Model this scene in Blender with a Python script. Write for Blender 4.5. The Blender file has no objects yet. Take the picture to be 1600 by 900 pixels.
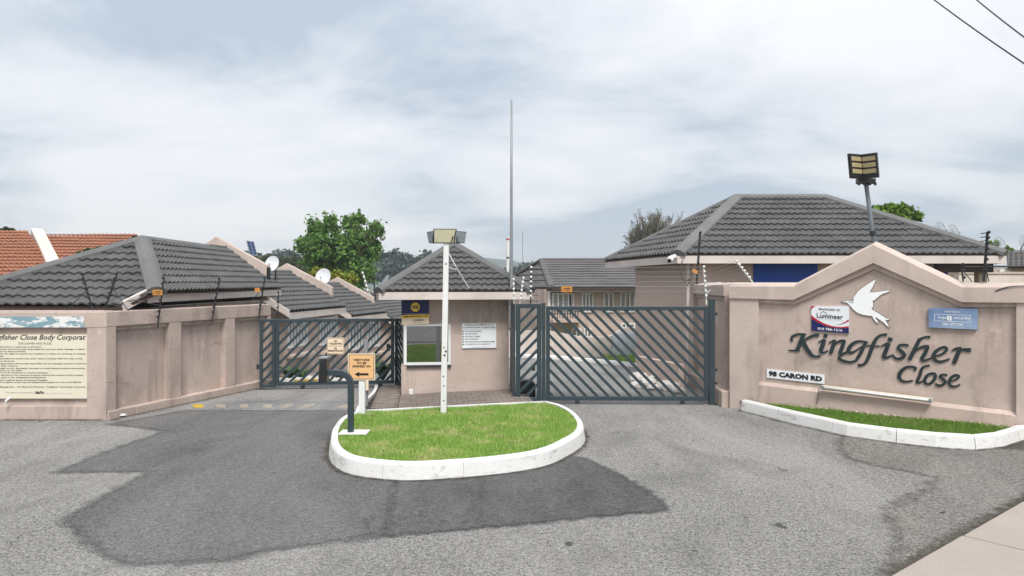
import bpy, bmesh, math, random
import numpy as np
from mathutils import Vector, Matrix
random.seed(7); RNG = np.random.default_rng(11)
R = math.radians
S = bpy.context.scene
# ------------------------------------------------------------------ camera, sky, sun, exposure
F, YH, H = 1150.0, 440.0, 2.3            # focal length in photo pixels, horizon row, camera height
cam = bpy.data.cameras.new('camera'); camo = bpy.data.objects.new('camera', cam)
S.collection.objects.link(camo); S.camera = camo
camo.location = (0, 0, H); camo.rotation_euler = (R(90), 0, 0)
cam.sensor_width = 36; cam.lens = 36 * F / 1600; cam.shift_y = (YH - 450) / 1600
cam.clip_start = 0.1; cam.clip_end = 3000
S.view_settings.view_transform = 'Standard'; S.view_settings.look = 'None'
S.view_settings.gamma = 1.0; S.view_settings.exposure = 1.5; S.view_settings.use_curve_mapping = False
S.render.engine = 'CYCLES'
S.cycles.max_bounces = 6; S.cycles.diffuse_bounces = 3; S.cycles.glossy_bounces = 3; S.cycles.transparent_max_bounces = 6
try:
    S.cycles.use_denoising = True; S.cycles.denoiser = 'OPENIMAGEDENOISE'
except Exception: pass
SUN_EL, SUN_AZ = R(55), R(168)           # azimuth clockwise from +Y (behind the camera, a little right)
sd = Vector((math.sin(SUN_AZ) * math.cos(SUN_EL), math.cos(SUN_AZ) * math.cos(SUN_EL), math.sin(SUN_EL)))
sl = bpy.data.lights.new('sun', 'SUN'); sl.energy = 1.5; sl.angle = R(20); sl.color = (1.0, 0.965, 0.92)
so = bpy.data.objects.new('sun', sl); S.collection.objects.link(so)
so.rotation_euler = (-sd).to_track_quat('-Z', 'Y').to_euler(); so.location = (0, -5, 30)
W = bpy.data.worlds.new('World'); S.world = W; W.use_nodes = True
def build_world():
    nt = W.node_tree; nt.nodes.clear(); N = nt.nodes.new; L = nt.links.new
    out = N('ShaderNodeOutputWorld'); bg = N('ShaderNodeBackground'); L(bg.outputs[0], out.inputs[0])
    bg.inputs[1].default_value = 0.1
    sky = N('ShaderNodeTexSky'); sky.sky_type = 'NISHITA'; sky.sun_disc = False
    sky.sun_elevation = SUN_EL; sky.sun_rotation = SUN_AZ
    tc = N('ShaderNodeTexCoord'); sep = N('ShaderNodeSeparateXYZ'); L(tc.outputs['Generated'], sep.inputs[0])
    def M(op, a, b=None, clamp=False):
        m = N('ShaderNodeMath'); m.operation = op; m.use_clamp = clamp
        for i, v in ((0, a), (1, b)):
            if v is None: continue
            if hasattr(v, 'node'): L(v, m.inputs[i])
            else: m.inputs[i].default_value = v
        return m.outputs[0]
    z = M('MAXIMUM', sep.outputs[2], 0.0); zz = M('ADD', z, 0.22)
    cx = N('ShaderNodeCombineXYZ'); L(M('DIVIDE', sep.outputs[0], zz), cx.inputs[0]); L(M('DIVIDE', sep.outputs[1], zz), cx.inputs[1])
    def noise(scale, detail, rough, off, sx=1.0, dist=0.0):
        mp = N('ShaderNodeMapping'); L(cx.outputs[0], mp.inputs[0]); mp.inputs['Location'].default_value = (off, off * 0.7, 0)
        mp.inputs['Scale'].default_value = (sx, 1, 1); mp.inputs['Rotation'].default_value = (0, 0, R(18))
        n = N('ShaderNodeTexNoise'); L(mp.outputs[0], n.inputs['Vector']); n.inputs['Scale'].default_value = scale
        n.inputs['Detail'].default_value = detail; n.inputs['Roughness'].default_value = rough; n.inputs['Distortion'].default_value = dist
        return n.outputs[0]
    a = noise(0.42, 5, 0.5, 6.3, 0.8, 0.35); b = noise(1.25, 8, 0.6, 9.4, 0.8, 0.35)
    mix = M('ADD', M('MULTIPLY', a, 0.52), M('MULTIPLY', b, 0.48))
    cr = N('ShaderNodeValToRGB'); L(mix, cr.inputs[0]); e = cr.color_ramp.elements
    e[0].position = 0.415; e[0].color = (0.415, 0.475, 0.55, 1); e[1].position = 0.57; e[1].color = (0.79, 0.79, 0.80, 1)
    m = e.new(0.485); m.color = (0.64, 0.665, 0.695, 1)
    # an overcast sky is brighter overhead than at the horizon
    g = M('ADD', M('MULTIPLY', z, 0.72), 0.84)
    sc = N('ShaderNodeVectorMath'); sc.operation = 'SCALE'; L(cr.outputs[0], sc.inputs[0]); L(M('MULTIPLY', g, 4.3), sc.inputs['Scale'])
    mx = N('ShaderNodeMix'); mx.data_type = 'RGBA'; mx.inputs[0].default_value = 0.93
    L(sky.outputs[0], mx.inputs[6]); L(sc.outputs[0], mx.inputs[7]); L(mx.outputs[2], bg.inputs[0])
build_world()

# ------------------------------------------------------------------ materials
MATS = {}
class NT:
    def __init__(s, name, rough=0.8, spec=0.3, metal=0.0):
        m = bpy.data.materials.new(name); m.use_nodes = True; s.m = m; s.t = m.node_tree
        s.b = s.t.nodes['Principled BSDF']; s.b.inputs['Roughness'].default_value = rough
        s.b.inputs['Specular IOR Level'].default_value = spec; s.b.inputs['Metallic'].default_value = metal
        s.pos = s.n('ShaderNodeNewGeometry').outputs['Position']; MATS[name] = m
    def n(s, t): return s.t.nodes.new(t)
    def l(s, a, b): s.t.links.new(a, b)
    def put(s, v, sock):
        if hasattr(v, 'node'): s.l(v, sock)
        else: sock.default_value = v
    def math(s, op, a, b=0.5, clamp=True):
        m = s.n('ShaderNodeMath'); m.operation = op; m.use_clamp = clamp; s.put(a, m.inputs[0]); s.put(b, m.inputs[1]); return m.outputs[0]
    def noise(s, scale, detail=3, rough=0.55, stretch=(1, 1, 1), dist=0.0, off=0.0):
        mp = s.n('ShaderNodeMapping'); s.l(s.pos, mp.inputs[0]); mp.inputs['Scale'].default_value = stretch; mp.inputs['Location'].default_value = (off, off, off)
        n = s.n('ShaderNodeTexNoise'); s.l(mp.outputs[0], n.inputs['Vector']); n.inputs['Scale'].default_value = scale
        n.inputs['Detail'].default_value = detail; n.inputs['Roughness'].default_value = rough; n.inputs['Distortion'].default_value = dist
        return n.outputs[0]
    def voro(s, scale, feature='F1', stretch=(1, 1, 1), warp=0.0):
        src = s.pos
        if warp:
            nz = s.n('ShaderNodeTexNoise'); s.l(s.pos, nz.inputs['Vector']); nz.inputs['Scale'].default_value = 1.7; nz.inputs['Detail'].default_value = 4
            v = s.n('ShaderNodeVectorMath'); v.operation = 'SCALE'; s.l(nz.outputs[1], v.inputs[0]); v.inputs['Scale'].default_value = warp
            a = s.n('ShaderNodeVectorMath'); s.l(s.pos, a.inputs[0]); s.l(v.outputs[0], a.inputs[1]); src = a.outputs[0]
        mp = s.n('ShaderNodeMapping'); s.l(src, mp.inputs[0]); mp.inputs['Scale'].default_value = stretch
        n = s.n('ShaderNodeTexVoronoi'); n.feature = feature; s.l(mp.outputs[0], n.inputs['Vector']); n.inputs['Scale'].default_value = scale
        return n.outputs[0]
    def ramp(s, v, lo, hi, a=0.0, b=1.0):
        m = s.n('ShaderNodeMapRange'); s.put(v, m.inputs[0]); m.inputs[1].default_value = lo; m.inputs[2].default_value = hi
        m.inputs[3].default_value = a; m.inputs[4].default_value = b; return m.outputs[0]
    def mix(s, f, a, b):
        m = s.n('ShaderNodeMix'); m.data_type = 'RGBA'; s.put(f, m.inputs[0])
        for v, i in ((a, 6), (b, 7)): s.put((*v, 1) if isinstance(v, tuple) and len(v) == 3 else v, m.inputs[i])
        return m.outputs[2]
    def color(s, c): s.put((*c, 1) if isinstance(c, tuple) and len(c) == 3 else c, s.b.inputs['Base Color'])
    def bump(s, v, strength=0.3, dist=0.01):
        b = s.n('ShaderNodeBump'); b.inputs['Strength'].default_value = strength; b.inputs['Distance'].default_value = dist
        s.l(v, b.inputs['Height']); s.l(b.outputs[0], s.b.inputs['Normal'])
def vary(c, k): return tuple(x * k for x in c)
def simple(name, c, rough=0.6, spec=0.35, metal=0.0, var=0.14, scale=6.0, bump=0.0):
    t = NT(name, rough, spec, metal)
    t.color(t.mix(t.noise(scale, 4), vary(c, 1 - var), vary(c, 1 + var)))
    if bump: t.bump(t.noise(60, 3), bump, 0.004)
    return t.m
def plaster(name, c, dirt=(0.17, 0.13, 0.11), amount=1.0):
    t = NT(name, 0.9, 0.15)
    base = t.mix(t.ramp(t.noise(0.9, 5, 0.6), 0.35, 0.68), vary(c, 0.88), vary(c, 1.08))
    streak = t.ramp(t.noise(2.6, 6, 0.66, (1, 1, 0.16), 0.3), 0.52, 0.76, 0, 0.55 * amount)
    base = t.mix(streak, base, dirt)
    blotch = t.ramp(t.noise(1.5, 6, 0.66, dist=0.6, off=4.0), 0.54, 0.72, 0, 0.55 * amount)
    base = t.mix(blotch, base, vary(c, 0.62))
    pale = t.ramp(t.noise(2.2, 6, 0.7, off=11), 0.58, 0.68, 0, 0.5 * amount); base = t.mix(pale, base, vary(c, 1.25))
    cr = t.voro(0.9, 'DISTANCE_TO_EDGE', warp=0.5)
    crack = t.math('MULTIPLY', t.ramp(cr, 0.0, 0.006, 1, 0), t.ramp(t.noise(0.8, 3, off=2.0), 0.62, 0.68))
    base = t.mix(t.math('MULTIPLY', crack, 0.5), base, (0.06, 0.045, 0.04))
    chip = t.ramp(t.noise(11, 3, 0.65, off=7), 0.715, 0.74); base = t.mix(t.math('MULTIPLY', chip, 0.7), base, (0.10, 0.08, 0.07))
    t.color(base)
    h = t.math('ADD', t.math('MULTIPLY', t.noise(5, 4), 0.6), t.math('MULTIPLY', t.noise(70, 4), 0.3), clamp=False)
    h = t.math('SUBTRACT', h, crack, clamp=False); t.bump(h, 0.6, 0.014)
    return t.m
WALLC = (0.465, 0.374, 0.326)
plaster('plaster', WALLC, amount=1.25)
plaster('plaster_light', (0.505, 0.417, 0.366), amount=0.7)
plaster('fascia', (0.58, 0.52, 0.48), amount=0.35)
plaster('coping', (0.505, 0.415, 0.366), amount=0.55)
plaster('cream_wall', (0.60, 0.53, 0.475), amount=0.5)
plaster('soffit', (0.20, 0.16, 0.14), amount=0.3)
def asphalt(name, dark, light, spots=0.5, grain=1.0, cracks=0.6, masked=0.0, soft=0.012):
    t = NT(name, 0.9, 0.12)
    ag = t.ramp(t.noise(46, 4, 0.8), 0.40, 0.60); ag2 = t.ramp(t.voro(70), 0.05, 0.70); ag3 = t.ramp(t.noise(17, 5, 0.7, off=3), 0.34, 0.66)
    g = t.math('ADD', t.math('ADD', t.math('MULTIPLY', ag, 0.5), t.math('MULTIPLY', ag2, 0.22)), t.math('MULTIPLY', ag3, 0.28))
    base = t.mix(t.math('ADD', t.math('MULTIPLY', t.math('SUBTRACT', g, 0.5, clamp=False), 1.6 * grain, clamp=False), 0.5), dark, light)
    wear = t.ramp(t.noise(0.45, 7, 0.68, (1.5, 0.34, 1), 0.7), 0.44, 0.60); base = t.mix(t.math('MULTIPLY', wear, 0.62), base, t.mix(g, vary(dark, 2.1), vary(light, 1.28)))
    damp = t.ramp(t.noise(0.9, 8, 0.72, (1.0, 0.5, 1), 0.5, off=5), 0.49, 0.64); base = t.mix(t.math('MULTIPLY', damp, 0.55), base, t.mix(g, vary(dark, 0.75), vary(light, 0.58)))
    dust = t.ramp(t.noise(1.6, 8, 0.75, (1.2, 0.4, 1), off=15), 0.55, 0.72); base = t.mix(t.math('MULTIPLY', dust, 0.30), base, (0.30, 0.27, 0.23))
    if masked: fade = t.ramp(t.noise(0.28, 6, 0.65, (1.2, 0.6, 1), 0.6, off=31), 0.42, 0.62); base = t.mix(t.math('MULTIPLY', fade, 0.55), base, t.mix(g, (0.060, 0.058, 0.055), (0.36, 0.35, 0.335)))
    sp = t.ramp(t.noise(3.4, 3, 0.6, (1, 0.8, 1), off=9), 0.70, 0.74); base = t.mix(t.math('MULTIPLY', sp, spots), base, vary(dark, 0.45))
    sp2 = t.ramp(t.noise(8.0, 3, 0.6, off=19), 0.70, 0.74); base = t.mix(t.math('MULTIPLY', sp2, spots), base, vary(dark, 0.5))
    cr = t.voro(0.33, 'DISTANCE_TO_EDGE', warp=0.55)
    ck = t.math('MULTIPLY', t.ramp(cr, 0.0, 0.004, 1, 0), t.ramp(t.noise(0.5, 2, off=3), 0.54, 0.60)); base = t.mix(t.math('MULTIPLY', ck, cracks), base, vary(dark, 0.35))
    if masked:
        at = t.n('ShaderNodeAttribute'); at.attribute_name = 'edge'
        sd = t.math('ADD', at.outputs['Fac'], t.math('MULTIPLY', t.math('SUBTRACT', t.noise(5.5, 8, 0.72, off=2), 0.5, clamp=False), masked, clamp=False), clamp=False)
        seam = t.math('MULTIPLY', t.ramp(sd, 0.012, 0.035, 1, 0), t.ramp(t.noise(1.1, 3, off=21), 0.45, 0.6)); base = t.mix(t.math('MULTIPLY', seam, 0.25), base, vary(dark, 0.4))
        t.l(t.ramp(sd, -soft, soft), t.b.inputs['Alpha'])
    t.color(base)
    t.bump(t.math('SUBTRACT', g, ck, clamp=False), 0.9, 0.014)
    return t.m
asphalt('asphalt', (0.058, 0.056, 0.053), (0.425, 0.412, 0.392), 0.7)
asphalt('asphalt_resurfaced', (0.042, 0.041, 0.041), (0.195, 0.191, 0.187), 0.4, 0.85, 0.3, 0.35, 0.09)
asphalt('asphalt_fresh', (0.040, 0.040, 0.041), (0.165, 0.163, 0.161), 0.2, 0.85, 0.15, 0.30, 0.06)
asphalt('asphalt_mossy', (0.050, 0.047, 0.041), (0.35, 0.33, 0.30), 0.7, 1.0, 0.8, 0.6, 0.08)
asphalt('driveway_asphalt', (0.115, 0.115, 0.114), (0.315, 0.312, 0.305), 0.4, 0.5, 0.7)
def concrete(name, c):
    t = NT(name, 0.9, 0.15); b = t.mix(t.noise(1.4, 6, 0.65), vary(c, 0.78), vary(c, 1.12))
    b = t.mix(t.ramp(t.noise(45, 3, 0.7), 0.35, 0.75, 0, 0.45), b, vary(c, 0.62)); t.color(b); t.bump(t.noise(55, 4), 0.4, 0.006); return t.m
concrete('concrete', (0.36, 0.315, 0.275)); concrete('rock', (0.52, 0.50, 0.47));  concrete('earth', (0.16, 0.12, 0.085)); concrete('mortar', (0.055, 0.047, 0.040))
def kerb_paint():
    t = NT('kerb_paint', 0.6, 0.3); b = t.mix(t.noise(2.5, 5), (0.60, 0.59, 0.57), (0.73, 0.725, 0.705))
    sc = t.ramp(t.noise(3.0, 8, 0.75, (1, 1, 1.6), off=6), 0.57, 0.66, 0, 0.6); b = t.mix(sc, b, (0.33, 0.315, 0.29))
    ti = t.ramp(t.noise(1.1, 7, 0.75, (1, 1, 6), off=16), 0.58, 0.66, 0, 0.75); b = t.mix(ti, b, (0.07, 0.068, 0.065))
    ch = t.ramp(t.noise(14, 4, 0.7, off=26), 0.66, 0.70, 0, 0.7); b = t.mix(ch, b, (0.22, 0.21, 0.195))
    t.color(b); t.bump(t.math('ADD', t.noise(40, 4), t.noise(6, 5), clamp=False), 0.45, 0.012); return t.m
kerb_paint()
def tile_mat(name, c, rough=0.62):
    t = NT(name, rough, 0.35); oi = t.n('ShaderNodeObjectInfo')
    b = t.mix(t.noise(2.0, 6, 0.65), vary(c, 0.8), vary(c, 1.2))
    b = t.mix(t.ramp(t.noise(0.75, 7, 0.7, off=5), 0.45, 0.66, 0, 0.7), b, tuple(x * k for x, k in zip(c, (0.66, 0.66, 0.64))))
    b = t.mix(t.math('MULTIPLY', oi.outputs['Random'], 0.65), b, vary(c, 0.62))
    b = t.mix(t.ramp(t.noise(5, 6, 0.7, off=8), 0.56, 0.72, 0, 0.45), b, tuple(x * k for x, k in zip(c, (1.55, 1.5, 1.35)))); t.color(b); t.bump(t.noise(110, 3), 0.25, 0.004); return t.m
tile_mat('tile_grey', (0.092, 0.091, 0.091)); tile_mat('tile_orange', (0.36, 0.150, 0.085), 0.75); tile_mat('tile_brown', (0.122, 0.115, 0.112))
tile_mat('paver', (0.225, 0.185, 0.160), 0.9); tile_mat('hip_grey', (0.155, 0.154, 0.153), 0.85)
simple('gate_steel', (0.025, 0.042, 0.050), 0.40, 0.5, 0.0, 0.22, 3.0); simple('dark_steel', (0.028, 0.030, 0.032), 0.5, 0.4); simple('black_plastic', (0.012, 0.013, 0.014), 0.35, 0.5)
simple('white_paint', (0.68, 0.68, 0.665), 0.45, 0.4, 0, 0.08, 9); simple('galvanised', (0.24, 0.25, 0.26), 0.5, 0.4, 0.2); simple('dish', (0.62, 0.64, 0.66), 0.5, 0.4)
simple('bird_white', (0.80, 0.815, 0.81), 0.4, 0.4, 0, 0.04); simple('sign_white', (0.70, 0.72, 0.74), 0.4, 0.4, 0, 0.05); simple('sign_cream', (0.64, 0.60, 0.475), 0.5, 0.3, 0, 0.07, 2.0); simple('sign_tan', (0.70, 0.42, 0.20), 0.5, 0.3, 0, 0.08, 3)
simple('sign_pale', (0.74, 0.60, 0.44), 0.5, 0.3, 0, 0.06); simple('sign_orange', (0.50, 0.22, 0.05), 0.5); simple('ink', (0.012, 0.012, 0.013), 0.55, 0.3, 0, 0.05)
simple('navy', (0.008, 0.012, 0.085), 0.4); simple('yellow', (0.78, 0.52, 0.045), 0.45); simple('red', (0.42, 0.018, 0.03), 0.4); simple('grey_ink', (0.25, 0.27, 0.30), 0.5)
simple('blue_door', (0.008, 0.055, 0.30), 0.5, 0.4); simple('brown_ink', (0.10, 0.075, 0.05), 0.6); simple('cream_lens', (0.50, 0.47, 0.33), 0.35); simple('led', (0.36, 0.30, 0.16), 0.3, 0.5, 0, 0.35, 40)
simple('brown_trim', (0.055, 0.035, 0.03), 0.6); simple('curtain', (0.30, 0.31, 0.33), 0.8); simple('interior', (0.045, 0.042, 0.04), 0.9); simple('cable', (0.015, 0.015, 0.015), 0.6)
simple('pale_blue', (0.55, 0.62, 0.66), 0.5); simple('stripe_yellow', (0.44, 0.30, 0.05), 0.8, 0.2, 0, 0.5, 14); simple('stripe_worn', (0.27, 0.24, 0.19), 0.85, 0.2, 0, 0.5, 14); simple('solar_blue', (0.012, 0.03, 0.09), 0.15, 0.6)
simple('tube_white', (0.62, 0.57, 0.47), 0.4, 0.4, 0, 0.25, 8); simple('bark', (0.085, 0.062, 0.048), 0.95, 0.1); simple('lamp_grey', (0.10, 0.115, 0.125), 0.5)
def letter_steel():
    t = NT('letter_steel', 0.5, 0.4); b = t.mix(t.noise(2.2, 4), (0.008, 0.020, 0.023), (0.016, 0.030, 0.032))
    b = t.mix(t.ramp(t.noise(7, 6, 0.7), 0.56, 0.66, 0, 0.8), b, (0.034, 0.021, 0.016)); t.color(b); return t.m
letter_steel()
def blue_sign():
    t = NT('sign_blue', 0.22, 0.5); t.color(t.mix(t.ramp(t.noise(1.6, 3, 0.5), 0.35, 0.65), (0.10, 0.17, 0.32), (0.27, 0.36, 0.50))); return t.m
blue_sign()
def peeling():
    t = NT('peeling_blue', 0.8, 0.2); b = t.mix(t.noise(10, 5, 0.7), (0.13, 0.24, 0.28), (0.25, 0.36, 0.40))
    b = t.mix(t.ramp(t.noise(3.2, 6, 0.7, (1, 1, 2.5), off=3), 0.50, 0.54), b, (0.66, 0.66, 0.64)); b = t.mix(t.ramp(t.noise(5, 6, 0.75, (1, 1, 3), off=13), 0.60, 0.64), b, (0.05, 0.05, 0.05)); t.color(b); return t.m
peeling()
def glass(name, mirror, tint):
    t = NT(name, 0.04, 0.8); t.color(tint); g = t.n('ShaderNodeBsdfGlossy'); g.inputs[0].default_value = (0.9, 0.93, 0.95, 1); g.inputs[1].default_value = 0.02
    m = t.n('ShaderNodeMixShader'); m.inputs[0].default_value = mirror; o = t.t.nodes['Material Output']
    t.l(t.b.outputs[0], m.inputs[1]); t.l(g.outputs[0], m.inputs[2]); t.l(m.outputs[0], o.inputs[0]); return t.m
glass('booth_glass', 0.30, (0.012, 0.013, 0.014)); glass('house_glass', 0.30, (0.06, 0.065, 0.07))
def clear_lens():
    t = NT('flood_glass', 0.1, 0.6); t.color((0.30, 0.34, 0.36)); return t.m
clear_lens()
def leafy(name, a, b, c=None, scale=3.0, trans=0.3):
    t = NT(name, 0.6, 0.25); at = t.n('ShaderNodeAttribute'); at.attribute_name = 'tint'
    col = t.mix(at.outputs['Fac'], a, b)
    if c: col = t.mix(t.ramp(t.noise(scale, 5, 0.65), 0.50, 0.68, 0, 0.8), col, c)
    t.color(col); tr = t.n('ShaderNodeBsdfTranslucent'); t.l(col, tr.inputs[0]); m = t.n('ShaderNodeMixShader'); m.inputs[0].default_value = trans
    o = t.t.nodes['Material Output']; t.l(t.b.outputs[0], m.inputs[1]); t.l(tr.outputs[0], m.inputs[2]); t.l(m.outputs[0], o.inputs[0]); return t.m
leafy('grass', (0.165, 0.315, 0.045), (0.39, 0.56, 0.135), (0.60, 0.56, 0.27), 2.1)
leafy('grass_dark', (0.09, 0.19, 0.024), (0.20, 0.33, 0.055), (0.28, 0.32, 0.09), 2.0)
leafy('leaf_green', (0.055, 0.135, 0.030), (0.165, 0.300, 0.065)); leafy('leaf_bright', (0.070, 0.15, 0.018), (0.16, 0.27, 0.035)); leafy('leaf_lime', (0.16, 0.20, 0.02), (0.30, 0.31, 0.04))
leafy('leaf_haze_tinted', (0.055, 0.085, 0.075), (0.105, 0.150, 0.125)); leafy('leaf_dull', (0.04, 0.055, 0.025), (0.10, 0.115, 0.05)); leafy('leaf_grey', (0.10, 0.125, 0.07), (0.19, 0.21, 0.13)); simple('twig', (0.15, 0.135, 0.115), 0.95, 0.1); leafy('leaf_plant', (0.03, 0.075, 0.03), (0.09, 0.17, 0.06))  # the far wood's leaves have bluish distance haze mixed into their colour
def ground_mat():
    t = NT('ground_mat', 0.95, 0.1); t.color(t.mix(t.noise(0.15, 6, 0.65), (0.10, 0.12, 0.04), (0.19, 0.16, 0.09))); t.bump(t.noise(9, 5), 0.4, 0.03); return t.m
ground_mat()

# ------------------------------------------------------------------ geometry helpers
def V(*a): return Vector(a)
def P(px, py, Y): return V((px - 800) / F * Y, Y, H - (py - YH) / F * Y)
def G(px, py, z=0.0):
    Y = (H - z) * F / (py - YH); return V((px - 800) / F * Y, Y, z)
COL = S.collection; WL = {}
class MB:
    def __init__(s): s.v = []; s.f = []
    def add(s, vs, fs):
        o = len(s.v); s.v += [tuple(v) for v in vs]; s.f += [tuple(i + o for i in f) for f in fs]; return s
    def hexa(s, a):     # 8 corners: bottom loop then top loop
        return s.add(a, [(3, 2, 1, 0), (4, 5, 6, 7), (0, 1, 5, 4), (1, 2, 6, 5), (2, 3, 7, 6), (3, 0, 4, 7)])
    def box(s, x0, x1, y0, y1, z0, z1):
        return s.hexa([(x0, y0, z0), (x1, y0, z0), (x1, y1, z0), (x0, y1, z0), (x0, y0, z1), (x1, y0, z1), (x1, y1, z1), (x0, y1, z1)])
    def obox(s, c, ax, ay, az):   # centre and three half-axis vectors
        return s.hexa([c - ax - ay - az, c + ax - ay - az, c + ax + ay - az, c - ax + ay - az, c - ax - ay + az, c + ax - ay + az, c + ax + ay + az, c - ax + ay + az])
    def tube(s, pts, r, n=8, cap=True, sq=False):
        pts = [Vector(p) for p in pts]; rr = r if isinstance(r, (list, tuple)) else [r] * len(pts); rings = []; o = len(s.v)
        up = V(0, 0, 1)
        for i, p in enumerate(pts):
            d = (pts[min(i + 1, len(pts) - 1)] - pts[max(i - 1, 0)]).normalized()
            a = d.cross(up if abs(d.z) < 0.95 else V(0, 1, 0)).normalized(); b = d.cross(a)
            for k in range(n):
                t = 2 * math.pi * (k + (0.5 if sq else 0)) / n; s.v.append(tuple(p + a * (math.cos(t) * rr[i]) + b * (math.sin(t) * rr[i])))
        for i in range(len(pts) - 1):
            for k in range(n): s.f.append((o + i * n + k, o + i * n + (k + 1) % n, o + (i + 1) * n + (k + 1) % n, o + (i + 1) * n + k))
        if cap:
            s.f.append(tuple(o + k for k in reversed(range(n)))); s.f.append(tuple(o + (len(pts) - 1) * n + k for k in range(n)))
        return s
    def prism(s, poly, vec):
        n = len(poly); vec = Vector(vec); a = [Vector(p) for p in poly]
        return s.add(a + [p + vec for p in a], [tuple(reversed(range(n))), tuple(range(n, 2 * n))] + [(i, (i + 1) % n, n + (i + 1) % n, n + i) for i in range(n)])
    def mesh(s, name, fix=True):
        m = bpy.data.meshes.new(name); m.from_pydata(s.v, [], s.f); m.update()
        if fix:
            bm = bmesh.new(); bm.from_mesh(m); bmesh.ops.recalc_face_normals(bm, faces=bm.faces); bm.to_mesh(m); bm.free()
        return m
def tag(o, label=None, cat=None, group=None, kind=None):
    for k, v in (('label', label), ('category', cat), ('group', group), ('kind', kind)):
        if v: o[k] = v
    return o
def thing(name, label, cat, loc=(0, 0, 0), group=None):
    o = bpy.data.objects.new(name, None); COL.objects.link(o); o.location = loc; WL[o.name] = Vector(loc); o.empty_display_size = 0.2
    return tag(o, label, cat, group)
def link(name, mesh, mat=None, parent=None, world=None):
    o = bpy.data.objects.new(name, mesh); COL.objects.link(o)
    if mat and not mesh.materials: mesh.materials.append(MATS[mat])
    w = world if world is not None else Matrix.Identity(4); pl = WL[parent.name] if parent else Vector()
    o.matrix_basis = Matrix.Translation(-pl) @ w
    if parent: o.parent = parent
    WL[o.name] = Vector((0, 0, 0)) if world is None else w.translation.copy()
    return o
def part(parent, name, mb, mat, smooth=False, bevel=0.0, fix=True):
    m = mb.mesh(name, fix)
    if smooth:
        for p in m.polygons: p.use_smooth = True
    o = link(name, m, mat, parent)
    if bevel:
        b = o.modifiers.new('bevel', 'BEVEL'); b.width = bevel; b.segments = 2; b.limit_method = 'ANGLE'
    return o
def solo(name, mb, mat, label=None, cat=None, group=None, kind=None, **k): return tag(part(None, name, mb, mat, **k), label, cat, group, kind)
class Frame:            # a vertical plane: origin, direction along it, outward normal
    def __init__(s, o, u, n): s.o = Vector(o); s.u = Vector(u).normalized(); s.n = Vector(n).normalized()
    def pt(s, a, z, d=0.0): p = s.o + s.u * a + s.n * d; return V(p.x, p.y, z)
    def at(s, px, py=YH, d=0.0):
        o = s.o + s.n * d; r = (px - 800) / F; a = (r * o.y - o.x) / (s.u.x - r * s.u.y); Y = o.y + s.u.y * a
        return a, H - (py - YH) / F * Y
    def at3(s, px, py, d=0.0): a, z = s.at(px, py, d); return s.pt(a, z, d)
    def box(s, mb, a0, a1, z0, z1, d0, d1):
        return mb.hexa([s.pt(a0, z0, d1), s.pt(a1, z0, d1), s.pt(a1, z0, d0), s.pt(a0, z0, d0), s.pt(a0, z1, d1), s.pt(a1, z1, d1), s.pt(a1, z1, d0), s.pt(a0, z1, d0)])
    def prism(s, mb, poly, d0, d1):
        v = s.n * (d1 - d0); return mb.prism([s.pt(a, z, d0) for a, z in poly], (v.x, v.y, 0))
U3 = lambda fr: V(fr.u.x, fr.u.y, 0)
N3 = lambda fr: V(fr.n.x, fr.n.y, 0)
def flat(poly, z): return MB().add([(p[0], p[1], z) for p in poly], [tuple(range(len(poly)))])
def spline(pts, n=6, closed=False):
    P_ = [Vector(p) for p in pts]; out = []; m = len(P_)
    for i in range(m if closed else m - 1):
        g = lambda k: P_[k % m] if closed else P_[min(max(k, 0), m - 1)]
        a, b, c, d = g(i - 1), g(i), g(i + 1), g(i + 2)
        for j in range(n):
            t = j / n; out.append(0.5 * (2 * b + (c - a) * t + (2 * a - 5 * b + 4 * c - d) * t * t + (3 * b - a - 3 * c + d) * t ** 3))
    if not closed: out.append(P_[-1])
    return out
def inset(pts, d, closed=True):
    out = []; n = len(pts)
    for i in range(n):
        a = pts[(i - 1) % n] if closed or i else pts[0]; b = pts[(i + 1) % n] if closed or i < n - 1 else pts[-1]
        t = (Vector(b) - Vector(a)).normalized(); out.append(Vector(pts[i]) + Vector((-t.y, t.x)) * d)
    return out
def tri_fill(poly, name, z, mat, kind='structure', jag=0.0, label=None, lift=None):
    if jag:
        q = []
        for i in range(len(poly)):
            a, b = Vector(poly[i][:2]), Vector(poly[(i + 1) % len(poly)][:2]); k = max(1, int((b - a).length / 0.12))
            for j in range(k):
                p = a.lerp(b, j / k); q.append((p.x + random.uniform(-jag, jag), p.y + random.uniform(-jag, jag)))
        poly = q
    bm = bmesh.new(); vs = [bm.verts.new((p[0], p[1], z)) for p in poly]; es = [bm.edges.new((vs[i], vs[(i + 1) % len(vs)])) for i in range(len(vs))]
    bmesh.ops.triangle_fill(bm, use_beauty=True, use_dissolve=False, edges=es)
    for f in bm.faces:
        if f.normal.z < 0: f.normal_flip()
    m = bpy.data.meshes.new(name); bm.to_mesh(m); bm.free(); o = link(name, m, mat); return tag(o, label, None, None, kind)
def inside(x, y, poly):
    r = np.zeros(len(x), bool); n = len(poly)
    for i in range(n):
        x0, y0 = poly[i][0], poly[i][1]; x1, y1 = poly[(i + 1) % n][0], poly[(i + 1) % n][1]
        if y0 == y1: continue
        c = ((y0 > y) != (y1 > y)) & (x < (x1 - x0) * (y - y0) / (y1 - y0) + x0); r ^= c
    return r
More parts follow.
